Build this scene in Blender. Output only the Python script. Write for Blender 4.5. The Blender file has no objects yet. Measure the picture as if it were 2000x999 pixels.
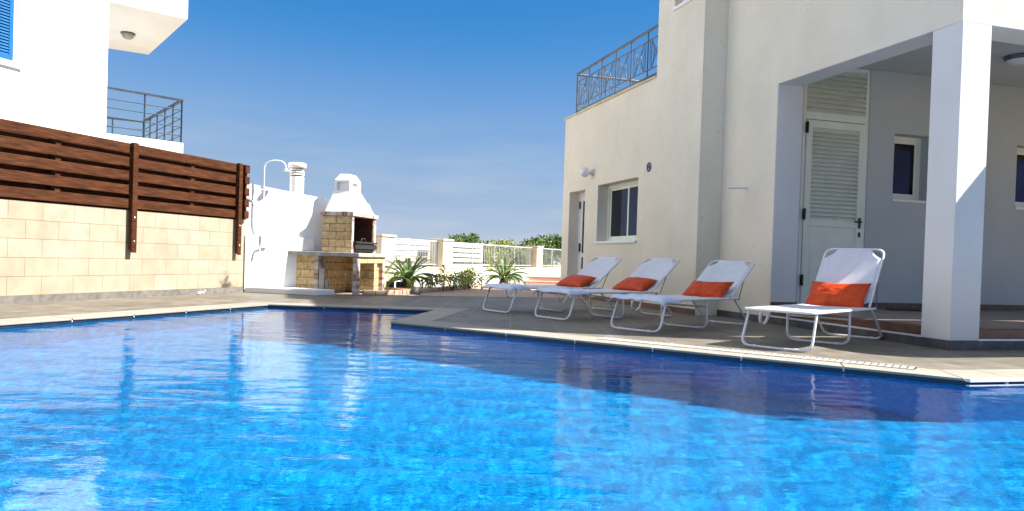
import bpy, bmesh, math, random
from mathutils import Vector, Matrix, noise
from mathutils.geometry import tessellate_polygon
random.seed(7)
R = math.radians
SC = bpy.context.scene
COL = SC.collection

# ---------------------------------------------------------------- camera
cam_d = bpy.data.cameras.new("camera"); cam = bpy.data.objects.new("camera", cam_d); COL.objects.link(cam)
p_, r_ = -0.0156, 0.0323
f0 = Vector((0, math.cos(p_), math.sin(p_))); u0 = Vector((0, -math.sin(p_), math.cos(p_))); x0 = Vector((1, 0, 0))
rt = x0*math.cos(r_) + u0*math.sin(r_); up = -x0*math.sin(r_) + u0*math.cos(r_)
M = Matrix((rt, up, -f0)).transposed().to_4x4(); M.translation = (0, 0, .66)
cam.matrix_world = M
cam_d.sensor_width = 36; cam_d.lens = 1481.96/2000*36; cam_d.shift_y = 28.41/2000
cam_d.clip_start = .05; cam_d.clip_end = 8000
SC.camera = cam

# ---------------------------------------------------------------- sun, sky, exposure
SUN_H = Vector((.991, -.133)).normalized(); SUN_EL = 46
w = bpy.data.worlds.new("World"); SC.world = w; w.use_nodes = True
nt = w.node_tree; nt.nodes.clear(); N = nt.nodes.new; Lk = nt.links.new
out = N('ShaderNodeOutputWorld'); bg = N('ShaderNodeBackground'); sky = N('ShaderNodeTexSky')
sky.sky_type = 'NISHITA'; sky.sun_disc = False; sky.sun_elevation = R(SUN_EL); sky.sun_rotation = math.atan2(SUN_H.x, SUN_H.y)
sky.air_density = .8; sky.dust_density = 0.0; sky.ozone_density = 4.0; sky.altitude = 1200
hs = N('ShaderNodeHueSaturation'); hs.inputs['Saturation'].default_value = 1.0; hs.inputs['Value'].default_value = 10
# film-like response of the deep blue sky (compresses the bright horizon)
vm = N('ShaderNodeVectorMath'); vm.operation = 'SCALE'; vm.inputs[3].default_value = .1; cv = N('ShaderNodeRGBCurve')
for ci, pts in enumerate((((0,.010),(.08,.012),(.096,.014),(.142,.050),(.196,.080),(.41,.128),(.6,.17),(1,.55)), ((0,.045),(.12,.058),(.177,.078),(.254,.112),(.338,.135),(.584,.163),(.75,.20),(1,.55)), ((0,.12),(.2,.15),(.35,.198),(.465,.218),(.60,.218),(.70,.218),(.8,.28),(1,.55)))):
    c = cv.mapping.curves[ci]; c.points[0].location = pts[0]; c.points[-1].location = pts[-1]
    for q in pts[1:-1]: c.points.new(*q)
cv.mapping.update()
Lk(sky.outputs[0], vm.inputs[0]); Lk(vm.outputs[0], cv.inputs[1]); Lk(cv.outputs[0], hs.inputs['Color'])
tc = N('ShaderNodeTexCoord'); mp = N('ShaderNodeMapping'); mp.inputs['Scale'].default_value = (2.2, 2.2, 16)
nz = N('ShaderNodeTexNoise'); nz.inputs['Scale'].default_value = 2.2; nz.inputs['Detail'].default_value = 7; nz.inputs['Roughness'].default_value = .6
sx = N('ShaderNodeSeparateXYZ'); rp = N('ShaderNodeValToRGB'); rp.color_ramp.elements[0].position = .46; rp.color_ramp.elements[1].position = .78
band = N('ShaderNodeMapRange'); band.inputs[1].default_value = .20; band.inputs[2].default_value = .0; band.inputs[3].default_value = 0; band.inputs[4].default_value = .55
mul = N('ShaderNodeMath'); mul.operation = 'MULTIPLY'
mx = N('ShaderNodeMixRGB'); mx.inputs[2].default_value = (2.0, 2.15, 2.4, 1)
Lk(tc.outputs['Generated'], mp.inputs[0]); Lk(mp.outputs[0], nz.inputs[0]); Lk(nz.outputs[0], rp.inputs[0])
Lk(tc.outputs['Generated'], sx.inputs[0]); Lk(sx.outputs[2], band.inputs[0]); Lk(rp.outputs[0], mul.inputs[0]); Lk(band.outputs[0], mul.inputs[1])
Lk(mul.outputs[0], mx.inputs[0]); Lk(hs.outputs[0], mx.inputs[1])
# broken bright cloud added unseen above the view, fills shaded walls and water
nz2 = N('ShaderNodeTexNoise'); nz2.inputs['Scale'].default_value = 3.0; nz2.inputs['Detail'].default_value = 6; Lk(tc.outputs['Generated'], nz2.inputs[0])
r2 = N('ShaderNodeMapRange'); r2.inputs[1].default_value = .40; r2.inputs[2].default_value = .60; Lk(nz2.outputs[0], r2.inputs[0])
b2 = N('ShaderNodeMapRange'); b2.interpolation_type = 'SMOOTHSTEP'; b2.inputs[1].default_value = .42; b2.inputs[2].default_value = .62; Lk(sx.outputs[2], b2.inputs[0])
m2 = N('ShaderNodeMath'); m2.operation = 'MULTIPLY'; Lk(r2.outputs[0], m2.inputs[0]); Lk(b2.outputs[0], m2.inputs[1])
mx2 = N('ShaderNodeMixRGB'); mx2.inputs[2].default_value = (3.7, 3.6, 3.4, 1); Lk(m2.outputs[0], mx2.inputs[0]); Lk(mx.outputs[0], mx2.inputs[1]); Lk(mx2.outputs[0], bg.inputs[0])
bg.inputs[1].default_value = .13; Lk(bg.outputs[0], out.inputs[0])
sl = bpy.data.lights.new("sun", 'SUN'); so = bpy.data.objects.new("sun", sl); COL.objects.link(so)
sl.energy = 5.0; sl.angle = R(.55); sl.color = (1, .945, .86)
S3 = Vector((SUN_H.x*math.cos(R(SUN_EL)), SUN_H.y*math.cos(R(SUN_EL)), math.sin(R(SUN_EL))))
so.rotation_euler = S3.to_track_quat('Z', 'Y').to_euler(); so.location = (20, -5, 25)
SC.view_settings.view_transform = 'Standard'; SC.view_settings.look = 'None'; SC.view_settings.exposure = 1.35; SC.view_settings.gamma = 1
SC.render.engine = 'CYCLES'
cy = SC.cycles; cy.use_denoising = True; cy.max_bounces = 14; cy.diffuse_bounces = 8; cy.glossy_bounces = 5; cy.transmission_bounces = 8
cy.transparent_max_bounces = 12; cy.sample_clamp_indirect = 8; cy.caustics_refractive = True; cy.caustics_reflective = False; cy.use_adaptive_sampling = True; cy.adaptive_threshold = .015
try: cy.denoiser = 'OPENIMAGEDENOISE'
except Exception: pass
sl.cycles.is_caustics_light = True

# ---------------------------------------------------------------- materials
def mat(name, col=(.8,.8,.8), rough=.7, spec=.3, metal=0, sheen=0):
    m = bpy.data.materials.new(name); m.use_nodes = True
    b = m.node_tree.nodes['Principled BSDF']
    b.inputs['Base Color'].default_value = (*col, 1); b.inputs['Roughness'].default_value = rough
    b.inputs['Specular IOR Level'].default_value = spec; b.inputs['Metallic'].default_value = metal
    if sheen: b.inputs['Sheen Weight'].default_value = sheen
    return m
def nodes(m): return m.node_tree.nodes.new, m.node_tree.links.new, m.node_tree.nodes['Principled BSDF']
def vary(m, c1, c2, scale=3, detail=6, stretch=(1,1,1), bump=0, bscale=60, bdist=.01, bstretch=(1,1,1), lo=.35, hi=.65, coord='Object'):
    n, l, b = nodes(m)
    t = n('ShaderNodeTexCoord'); mp = n('ShaderNodeMapping'); mp.inputs['Scale'].default_value = stretch
    z = n('ShaderNodeTexNoise'); z.inputs['Scale'].default_value = scale; z.inputs['Detail'].default_value = detail
    r = n('ShaderNodeValToRGB'); r.color_ramp.elements[0].position = lo; r.color_ramp.elements[1].position = hi
    r.color_ramp.elements[0].color = (*c1,1); r.color_ramp.elements[1].color = (*c2,1)
    l(t.outputs[coord], mp.inputs[0]); l(mp.outputs[0], z.inputs[0]); l(z.outputs[0], r.inputs[0]); l(r.outputs[0], b.inputs['Base Color'])
    if bump:
        mp2 = n('ShaderNodeMapping'); mp2.inputs['Scale'].default_value = bstretch
        z2 = n('ShaderNodeTexNoise'); z2.inputs['Scale'].default_value = bscale; z2.inputs['Detail'].default_value = 4
        bp = n('ShaderNodeBump'); bp.inputs['Strength'].default_value = bump; bp.inputs['Distance'].default_value = bdist
        l(t.outputs[coord], mp2.inputs[0]); l(mp2.outputs[0], z2.inputs[0]); l(z2.outputs[0], bp.inputs['Height']); l(bp.outputs[0], b.inputs['Normal'])
    return r
def brick(m, ax, bw, bh, c1, c2, cm, mortar=.004, offset=.5, bump=.4, rough_scale=12, noise_amt=.35, off=(0,0,0), nb=.3, dist=.01):
    """brick pattern on two object axes, e.g. ax='yz'"""
    n, l, b = nodes(m)
    t = n('ShaderNodeTexCoord'); s = n('ShaderNodeSeparateXYZ'); c = n('ShaderNodeCombineXYZ'); mp = n('ShaderNodeMapping')
    mp.inputs['Location'].default_value = off
    l(t.outputs['Object'], s.inputs[0])
    for i, a in enumerate(ax):
        if a == 'd':
            ad = n('ShaderNodeMath'); ad.operation = 'ADD'; l(s.outputs[0], ad.inputs[0]); l(s.outputs[1], ad.inputs[1]); l(ad.outputs[0], c.inputs[i])
        else: l(s.outputs['xyz'.index(a)], c.inputs[i])
    l(c.outputs[0], mp.inputs[0])
    k = n('ShaderNodeTexBrick'); k.offset = offset; k.squash = 1
    k.inputs['Scale'].default_value = 1; k.inputs['Brick Width'].default_value = bw; k.inputs['Row Height'].default_value = bh
    k.inputs['Mortar Size'].default_value = mortar; k.inputs['Mortar Smooth'].default_value = .3; k.inputs['Bias'].default_value = 0
    k.inputs['Color1'].default_value = (*c1,1); k.inputs['Color2'].default_value = (*c2,1); k.inputs['Mortar'].default_value = (*cm,1)
    l(mp.outputs[0], k.inputs['Vector'])
    z = n('ShaderNodeTexNoise'); z.inputs['Scale'].default_value = rough_scale; z.inputs['Detail'].default_value = 7
    l(t.outputs['Object'], z.inputs[0])
    mr = n('ShaderNodeMapRange'); mr.inputs[1].default_value = .3; mr.inputs[2].default_value = .7; mr.inputs[3].default_value = 1-noise_amt; mr.inputs[4].default_value = 1+noise_amt*.3
    l(z.outputs[0], mr.inputs[0])
    mm = n('ShaderNodeMixRGB'); mm.blend_type = 'MULTIPLY'; mm.inputs[0].default_value = 1
    l(k.outputs[0], mm.inputs[1]); l(mr.outputs[0], mm.inputs[2]); l(mm.outputs[0], b.inputs['Base Color'])
    inv = n('ShaderNodeMath'); inv.operation = 'SUBTRACT'; inv.inputs[0].default_value = 1; l(k.outputs['Fac'], inv.inputs[1])
    z3 = n('ShaderNodeTexNoise'); z3.inputs['Scale'].default_value = rough_scale*3; z3.inputs['Detail'].default_value = 5; l(t.outputs['Object'], z3.inputs[0])
    ma = n('ShaderNodeMath'); ma.operation = 'MULTIPLY_ADD'; ma.inputs[1].default_value = nb; l(z3.outputs[0], ma.inputs[0]); l(inv.outputs[0], ma.inputs[2])
    bp = n('ShaderNodeBump'); bp.inputs['Strength'].default_value = bump; bp.inputs['Distance'].default_value = dist
    l(ma.outputs[0], bp.inputs['Height']); l(bp.outputs[0], b.inputs['Normal'])
    return k

cream = mat('cream_render', rough=.92, spec=.1)
vary(cream, (.74,.685,.565), (.80,.745,.62), 1.3, 5, bump=.55, bscale=55, bdist=.006, bstretch=(1,1,.55))
def scratch(m):
    # small scratched grooves of the render coat
    n, l, b = nodes(m); t = n('ShaderNodeTexCoord'); mp = n('ShaderNodeMapping'); mp.inputs['Scale'].default_value = (70,70,14)
    v = n('ShaderNodeTexNoise'); v.inputs['Scale'].default_value = 1; v.inputs['Detail'].default_value = 2
    r = n('ShaderNodeValToRGB'); r.color_ramp.elements[0].position = .28; r.color_ramp.elements[1].position = .36; r.color_ramp.elements[0].color = (.82,.82,.82,1)
    old = b.inputs['Base Color'].links[0].from_socket
    mm = n('ShaderNodeMixRGB'); mm.blend_type = 'MULTIPLY'; mm.inputs[0].default_value = 1
    l(t.outputs['Object'], mp.inputs[0]); l(mp.outputs[0], v.inputs[0]); l(v.outputs[0], r.inputs[0]); l(old, mm.inputs[1]); l(r.outputs[0], mm.inputs[2]); l(mm.outputs[0], b.inputs['Base Color'])
scratch(cream)
def weather(m, lo=.90, sc=(1.2,1.2,.35), s2=1.6):
    n, l, b = nodes(m); t = n('ShaderNodeTexCoord'); mp = n('ShaderNodeMapping'); mp.inputs['Scale'].default_value = sc
    v = n('ShaderNodeTexNoise'); v.inputs['Scale'].default_value = s2; v.inputs['Detail'].default_value = 9; v.inputs['Roughness'].default_value = .68
    r = n('ShaderNodeMapRange'); r.inputs[1].default_value = .35; r.inputs[2].default_value = .6; r.inputs[3].default_value = lo; r.inputs[4].default_value = 1.0
    old = b.inputs['Base Color'].links[0].from_socket; mm = n('ShaderNodeMixRGB'); mm.blend_type = 'MULTIPLY'; mm.inputs[0].default_value = 1
    l(t.outputs['Object'], mp.inputs[0]); l(mp.outputs[0], v.inputs[0]); l(v.outputs[0], r.inputs[0]); l(old, mm.inputs[1]); l(r.outputs[0], mm.inputs[2]); l(mm.outputs[0], b.inputs['Base Color'])
weather(cream, .965)
white = mat('white_paint', rough=.8, spec=.2); vary(white, (.80,.80,.79), (.85,.85,.84), 1.5, 5, bump=.15, bscale=80, bdist=.003)
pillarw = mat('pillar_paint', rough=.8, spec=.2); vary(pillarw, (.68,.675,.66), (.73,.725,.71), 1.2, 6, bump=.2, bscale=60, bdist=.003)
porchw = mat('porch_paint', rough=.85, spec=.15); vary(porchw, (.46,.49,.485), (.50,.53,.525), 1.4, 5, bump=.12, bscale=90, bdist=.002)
deckm = mat('deck_tile', rough=.55, spec=.35)
brick(deckm, 'xy', .45, .45, (.175,.155,.122), (.225,.20,.162), (.29,.265,.225), mortar=.006, offset=0, bump=.3, rough_scale=5, noise_amt=.35, nb=.6, dist=.005)
copm = mat('coping_stone', rough=.7, spec=.25)
brick(copm, 'xy', .66, 5, (.33,.305,.26), (.37,.34,.29), (.28,.26,.225), mortar=.003, offset=0, bump=.15, rough_scale=9, noise_amt=.15)
pinkm = mat('pink_paving', rough=.8); brick(pinkm, 'xy', .2, .1, (.46,.33,.25), (.52,.38,.29), (.42,.35,.29), mortar=.004, bump=.3, noise_amt=.2)
soil = mat('white_gravel', rough=.95); vary(soil, (.45,.42,.36), (.68,.65,.58), 60, 3, bump=.8, bscale=70, bdist=.02)
earth = mat('dry_earth', rough=1); vary(earth, (.24,.19,.12), (.34,.28,.18), .2, 8, bump=.3, bscale=3, bdist=.05)
blockm = mat('limestone_block', rough=.85, spec=.15)
brick(blockm, 'yz', .41, .207, (.39,.33,.24), (.42,.365,.285), (.23,.165,.10), mortar=.0035, offset=.5, bump=.35, rough_scale=5, noise_amt=.16, off=(.135,-.0805,0), nb=.25)
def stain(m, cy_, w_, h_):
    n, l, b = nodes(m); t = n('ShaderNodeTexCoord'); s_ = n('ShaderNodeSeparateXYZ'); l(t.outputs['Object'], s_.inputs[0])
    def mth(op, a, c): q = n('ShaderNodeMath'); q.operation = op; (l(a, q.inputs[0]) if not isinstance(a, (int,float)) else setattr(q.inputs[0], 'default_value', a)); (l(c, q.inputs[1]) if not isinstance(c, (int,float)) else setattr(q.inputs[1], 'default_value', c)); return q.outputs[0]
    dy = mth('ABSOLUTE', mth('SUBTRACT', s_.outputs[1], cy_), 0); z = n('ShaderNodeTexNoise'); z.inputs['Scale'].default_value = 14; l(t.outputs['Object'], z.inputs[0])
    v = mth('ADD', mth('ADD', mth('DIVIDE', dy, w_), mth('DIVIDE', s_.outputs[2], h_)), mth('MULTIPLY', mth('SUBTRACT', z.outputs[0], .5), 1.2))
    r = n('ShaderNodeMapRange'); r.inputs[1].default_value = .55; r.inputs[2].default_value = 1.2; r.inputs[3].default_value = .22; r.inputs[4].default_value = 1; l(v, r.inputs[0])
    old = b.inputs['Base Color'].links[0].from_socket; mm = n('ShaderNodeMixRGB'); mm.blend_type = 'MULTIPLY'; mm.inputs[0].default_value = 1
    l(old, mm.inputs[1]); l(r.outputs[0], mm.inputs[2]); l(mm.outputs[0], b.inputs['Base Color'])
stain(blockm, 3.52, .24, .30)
plinthm = mat('grey_tile', rough=.6); brick(plinthm, 'dz', .45, 5, (.17,.16,.145), (.215,.20,.18), (.30,.29,.27), mortar=.002, offset=0, bump=.2, noise_amt=.35)
dplinth = mat('slate_tile', rough=.5); brick(dplinth, 'dz', .33, 5, (.085,.085,.085), (.12,.118,.11), (.2,.2,.19), mortar=.002, offset=0, bump=.2, rough_scale=10, noise_amt=.4)
woodm = mat('stained_wood', rough=.65, spec=.12)
vary(woodm, (.045,.015,.006), (.12,.043,.017), 6, 8, stretch=(6,.8,9), bump=.35, bscale=10, bdist=.004, bstretch=(8,.7,14), lo=.3, hi=.7)
stonem = mat('rough_ashlar', rough=.9, spec=.1)
brick(stonem, 'dz', .27, .125, (.64,.45,.22), (.78,.59,.34), (.36,.27,.17), mortar=.006, offset=.43, bump=.9, rough_scale=16, noise_amt=.42, nb=.9, dist=.02)
concm = mat('concrete_slab', rough=.85); vary(concm, (.30,.28,.25), (.42,.40,.36), 9, 6, bump=.3, bscale=60, bdist=.004)
quoin = mat('brick_quoins', rough=.85); brick(quoin, 'dz', 5, .055, (.68,.64,.58), (.30,.13,.08), (.5,.47,.42), mortar=.004, offset=0, bump=.5, noise_amt=.25)
mantm = mat('mantel_brick', rough=.85); brick(mantm, 'dz', .05, 5, (.66,.60,.52), (.28,.12,.075), (.55,.51,.46), mortar=.004, offset=0, bump=.5, noise_amt=.25)
firem = mat('firebrick', rough=.9); brick(firem, 'dz', .22, .06, (.16,.06,.035), (.22,.085,.05), (.10,.07,.055), mortar=.005, bump=.5, noise_amt=.5)
blackm = mat('black_iron', (.02,.02,.02), .5, .4); vary(blackm, (.012,.012,.013), (.035,.033,.032), 20, 4)
terra = mat('terracotta_tile', rough=.7); vary(terra, (.33,.15,.08), (.42,.20,.11), 5, 5)
brownm = mat('brown_tile', rough=.45, spec=.4); vary(brownm, (.10,.045,.025), (.16,.075,.045), 8, 6, stretch=(1,1,3))
porchfl = mat('porch_tile', rough=.4, spec=.4); brick(porchfl, 'xy', .33, .33, (.20,.155,.135), (.24,.19,.165), (.3,.26,.23), mortar=.002, offset=0, bump=.1, rough_scale=8, noise_amt=.25)
greym = mat('grey_steel', rough=.4, spec=.5, metal=.3); vary(greym, (.085,.115,.145), (.12,.155,.19), 8, 3)
railg = mat('pale_railing', rough=.5, spec=.3); vary(railg, (.42,.44,.46), (.50,.52,.54), 8, 3)
steelblue = mat('blue_grey_steel', rough=.45, spec=.4); vary(steelblue, (.018,.036,.058), (.028,.05,.078), 8, 3)
gratem = mat('grating_plastic', rough=.6); vary(gratem, (.42,.40,.36), (.47,.45,.41), 8, 3)
alum = mat('white_metal', rough=.35, spec=.5); vary(alum, (.66,.67,.70), (.74,.75,.78), 12, 3)
almond = mat('painted_aluminium', rough=.5, spec=.3); vary(almond, (.74,.76,.66), (.79,.81,.71), 5, 3)
shutg = mat('shutter_slat', rough=.5, spec=.3); vary(shutg, (.66,.69,.60), (.74,.76,.67), 5, 3)
bluep = mat('blue_shutter_paint', rough=.45, spec=.4); vary(bluep, (.006,.10,.29), (.008,.125,.34), 5, 4)
sling = mat('mesh_fabric', rough=.75, spec=.2)
vary(sling, (.62,.65,.71), (.68,.71,.77), 9, 4, bump=.3, bscale=300, bdist=.001)
flapm = mat('pale_blue_cloth', rough=.85); vary(flapm, (.60,.65,.80), (.68,.73,.86), 12, 3, bump=.3, bscale=40, bdist=.005)
orange = mat('orange_satin', rough=.42, spec=.3)
vary(orange, (.50,.042,.003), (.60,.068,.005), 14, 5, bump=.4, bscale=16, bdist=.012, bstretch=(1,2.6,1))
glassd = mat('window_glass', (.012,.014,.018), .04, .18); vary(glassd, (.008,.009,.012), (.02,.023,.03), 2, 2)
chrome = mat('chrome', (.6,.6,.6), .25, .5, 1)
milk = mat('opal_glass', (.8,.8,.78), .25, .5)
milkd = mat('aged_opal_glass', (.34,.31,.25), .3, .5)
def solidcol(name, a, b, rough=.8, sc=10, spec=.2):
    m = mat(name, rough=rough, spec=spec); vary(m, a, b, sc, 4); return m
leaf_d = solidcol('leaf_dark', (.06,.12,.025), (.14,.22,.055), .5, 3, .4)
leaf_m = solidcol('leaf_mid', (.09,.17,.03), (.19,.27,.07), .55, 3, .4)
leaf_y = solidcol('leaf_yellow', (.30,.34,.08), (.44,.46,.15), .6, 3, .3)
leaf_p = solidcol('leaf_pale', (.24,.32,.10), (.38,.44,.18), .6, 3, .3)
cyc_m = solidcol('cycad_leaf', (.07,.15,.02), (.17,.26,.045), .4, 6, .5)
bark = solidcol('bark', (.07,.045,.03), (.15,.10,.065), .9, 20)
rooft = solidcol('roof_tile', (.42,.17,.10), (.52,.23,.14), .8, 4)
canvas = solidcol('parasol_canvas', (.62,.60,.55), (.68,.66,.61), .85, 6)
boardm = solidcol('white_board', (.50,.51,.52), (.60,.61,.62), .7, 3)
sandm = solidcol('pale_sandstone', (.60,.50,.36), (.70,.61,.46), .85, 6)
debris = solidcol('crumpled_paper', (.7,.7,.68), (.8,.8,.78), .8, 20)

weather(woodm, .55, (3,1.2,9), 2.2); weather(deckm, .80, (1,1,1), .9); weather(copm, .88, (1,1,1), 1.4); weather(blockm, .90, (1,1,1), 1.1); weather(pillarw, .95, (1,1,.4), 1.5)
# ---------------------------------------------------------------- mesh builder
class MB:
    def __init__(s): s.v = []; s.f = []; s.sm = []
    def add(s, vs, fs, smooth=False):
        o = len(s.v); s.v += [tuple(q) for q in vs]; s.f += [tuple(i+o for i in f) for f in fs]; s.sm += [smooth]*len(fs); return s
    def box(s, x0, x1, y0, y1, z0, z1, m=None):
        vs = [Vector((x, y, z)) for z in (z0, z1) for (x, y) in ((x0,y0),(x1,y0),(x1,y1),(x0,y1))]
        if m: vs = [m @ q for q in vs]
        return s.add(vs, [(3,2,1,0),(4,5,6,7),(0,1,5,4),(1,2,6,5),(2,3,7,6),(3,0,4,7)])
    def prism(s, poly, z0, z1, m=None):
        n = len(poly); a = sum(poly[i][0]*poly[(i+1)%n][1]-poly[(i+1)%n][0]*poly[i][1] for i in range(n))
        if a < 0: poly = poly[::-1]
        vs = [Vector((x,y,z0)) for x,y in poly]+[Vector((x,y,z1)) for x,y in poly]
        if m: vs = [m @ q for q in vs]
        return s.add(vs, [tuple(range(n))[::-1], tuple(range(n,2*n))]+[(i,(i+1)%n,n+(i+1)%n,n+i) for i in range(n)])
    def tube(s, pts, r, seg=8, closed=False, caps=True):
        pts = [Vector(q) for q in pts]; n = len(pts)
        if not hasattr(r, '__len__'): r = [r]*n
        T = []
        for i in range(n):
            a = pts[i-1] if (i or closed) else pts[i]; b = pts[(i+1)%n] if (i < n-1 or closed) else pts[i]
            T.append((b-a).normalized())
        nn = T[0].orthogonal().normalized(); rings = []
        for i in range(n):
            nn = (nn - T[i]*nn.dot(T[i])).normalized(); bb = T[i].cross(nn)
            rings.append([pts[i]+(nn*math.cos(2*math.pi*k/seg)+bb*math.sin(2*math.pi*k/seg))*r[i] for k in range(seg)])
        vs = [q for g in rings for q in g]; fs = []
        for i in range(n if closed else n-1):
            j = (i+1) % n
            for k in range(seg): fs.append((i*seg+k, i*seg+(k+1)%seg, j*seg+(k+1)%seg, j*seg+k))
        s.add(vs, fs, True)
        if caps and not closed: s.add(rings[0], [tuple(range(seg))[::-1]]); s.add(rings[-1], [tuple(range(seg))])
        return s
    def lathe(s, prof, c=(0,0,0), seg=20, m=None):
        vs = []; fs = []
        for r, z in prof:
            for k in range(seg):
                a = 2*math.pi*k/seg; q = Vector((c[0]+r*math.cos(a), c[1]+r*math.sin(a), c[2]+z)); vs.append(m @ q if m else q)
        for i in range(len(prof)-1):
            for k in range(seg): fs.append((i*seg+k, i*seg+(k+1)%seg, (i+1)*seg+(k+1)%seg, (i+1)*seg+k))
        return s.add(vs, fs, True)
    def wall(s, a0, a1, z0, z1, t, holes=(), m=None):
        """wall in local XZ: front face at y=0 facing -Y, thickness +t; m places it. holes (x0,x1,z0,z1)"""
        xs = sorted({a0,a1,*[h[0] for h in holes],*[h[1] for h in holes]}); zs = sorted({z0,z1,*[h[2] for h in holes],*[h[3] for h in holes]})
        xs = [x for x in xs if a0 <= x <= a1]; zs = [z for z in zs if z0 <= z <= z1]
        def solid(i, j):
            if i < 0 or j < 0 or i >= len(xs)-1 or j >= len(zs)-1: return False
            cx = (xs[i]+xs[i+1])/2; cz = (zs[j]+zs[j+1])/2
            return not any(h[0] < cx < h[1] and h[2] < cz < h[3] for h in holes)
        q = []
        for i in range(len(xs)-1):
            for j in range(len(zs)-1):
                if not solid(i, j): continue
                A, B, C, D = xs[i], xs[i+1], zs[j], zs[j+1]
                q.append([(A,0,C),(B,0,C),(B,0,D),(A,0,D)]); q.append([(B,t,C),(A,t,C),(A,t,D),(B,t,D)])
                if not solid(i-1,j): q.append([(A,t,C),(A,0,C),(A,0,D),(A,t,D)])
                if not solid(i+1,j): q.append([(B,0,C),(B,t,C),(B,t,D),(B,0,D)])
                if not solid(i,j-1): q.append([(A,t,C),(B,t,C),(B,0,C),(A,0,C)])
                if not solid(i,j+1): q.append([(A,0,D),(B,0,D),(B,t,D),(A,t,D)])
        for qq in q:
            vs = [Vector(v) for v in qq]
            if m: vs = [m @ v for v in vs]
            s.add(vs, [(0,1,2,3)])
        return s
    def build(s, name, material, parent=None, bevel=0):
        me = bpy.data.meshes.new(name); me.from_pydata(s.v, [], s.f); me.validate()
        if len(s.sm) == len(me.polygons): me.polygons.foreach_set('use_smooth', s.sm)
        me.materials.append(material); o = bpy.data.objects.new(name, me); COL.objects.link(o)
        if parent: o.parent = parent
        if bevel:
            b = o.modifiers.new('bevel', 'BEVEL'); b.width = bevel; b.segments = 2; b.limit_method = 'ANGLE'
        me.update(); return o
def tag(o, label, cat, group=None, kind=None):
    o['label'] = label; o['category'] = cat
    if group: o['group'] = group
    if kind: o['kind'] = kind
    return o
def empty(name, loc, rz=0):
    o = bpy.data.objects.new(name, None); COL.objects.link(o); o.location = loc; o.rotation_euler = (0, 0, rz); o.empty_display_size = .2; return o
def struct(o, label=None):
    o['kind'] = 'structure'
    if label: o['label'] = label
    return o
def fillet(pts, r, n=5):
    P = [Vector(q) for q in pts]; o = [P[0]]
    for i in range(1, len(P)-1):
        a = (P[i-1]-P[i]); b = (P[i+1]-P[i]); d = min(r, a.length*.48, b.length*.48)
        A = P[i]+a.normalized()*d; B = P[i]+b.normalized()*d
        for k in range(n+1):
            t = k/n; o.append(A*(1-t)**2+P[i]*2*t*(1-t)+B*t*t)
    o.append(P[-1]); return o
TX = lambda x, y, z=0: Matrix.Translation((x, y, z))
RZ = lambda a: Matrix.Rotation(R(a), 4, 'Z')

def flat(name, outer, holes, z, material):
    loops = [[Vector((x, y, 0)) for x, y in outer]]+[[Vector((x, y, 0)) for x, y in h] for h in holes]
    tris = tessellate_polygon(loops); vs = [q for l in loops for q in l]
    b = MB(); fs = []
    for t in tris:
        a, c, d = (vs[i] for i in t)
        fs.append(t if (c-a).cross(d-a).z > 0 else t[::-1])
    b.add([(v.x, v.y, z) for v in vs], fs); return b.build(name, material)

# ---------------------------------------------------------------- pool, deck, ground
pool = [(-6.58,-1.0),(-2.95,9.24),(-.92,9.22),(-1.18,7.42),(2.82,4.70),(3.24,4.80),(7.2,5.98),(8.6,1.4),(8.6,-1.0)]
def inset(poly, d):   # offset outwards for a CW/CCW loop
    n = len(poly); a = sum(poly[i][0]*poly[(i+1)%n][1]-poly[(i+1)%n][0]*poly[i][1] for i in range(n)); s = 1 if a > 0 else -1
    o = []
    for i in range(n):
        p0, p1, p2 = Vector(poly[i-1]), Vector(poly[i]), Vector(poly[(i+1)%n])
        e1 = (p1-p0).normalized(); e2 = (p2-p1).normalized()
        n1 = Vector((e1.y,-e1.x))*s; n2 = Vector((e2.y,-e2.x))*s; b = (n1+n2); b = b/max(.4, b.dot(n1))
        o.append(tuple(p1+b*d))
    return o
cop_out = inset(pool, .36)
WATER_Z = -.038
deck_outer = [(-14,-4.5),(14,-4.5),(14,14),(-14,14)]
struct(flat('pool_deck', deck_outer, [cop_out], 0.0, deckm), 'grey beige tiled deck around the pool')
# coping: one strip of slabs with a dark waterline band under its nose
b = MB(); n = len(pool)
for i in range(n):
    j = (i+1) % n; a, c, d, e = pool[i], pool[j], cop_out[j], cop_out[i]
    L = (Vector(c)-Vector(a)).length; k = max(1, round(L/.66))
    for q in range(k):
        g = .004/L; t0 = q/k+g; t1 = (q+1)/k-g
        A = Vector(a).lerp(c, t0); B = Vector(a).lerp(c, t1); C = Vector(e).lerp(d, t1); D = Vector(e).lerp(d, t0)
        b.prism([tuple(A),tuple(B),tuple(C),tuple(D)], -.012, .004)
struct(b.build('coping', copm, bevel=.003), 'pale stone coping around the pool')
navy = mat('navy_tile', rough=.25, spec=.5); vary(navy, (.010,.022,.04), (.018,.035,.06), 8, 3)
grout = mat('white_grout', (.7,.7,.7), .8)
b = MB(); pi = inset(pool, .012)
for i in range(n):
    j = (i+1) % n; a, c = pi[i], pi[j]
    b.add([(*a,-.075),(*c,-.075),(*c,-.012),(*a,-.012)], [(0,1,2,3)])
wl = struct(b.build('waterline_tiles', navy))
b = MB()
pg = inset(pool, .006)
for i in range(n):
    j = (i+1) % n; a, c = Vector(pg[i]), Vector(pg[j]); L = (c-a).length; k = max(1, round(L/.66)); e = (c-a)/L
    for q in range(1, k):
        A = a+e*(L*q/k-.004); B = a+e*(L*q/k+.004); b.add([(*A,-.028),(*B,-.028),(*B,-.012),(*A,-.012)], [(0,1,2,3)])
struct(b.build('waterline_grout', grout))
mosaic = mat('blue_mosaic', rough=.5, spec=.2)
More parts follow.
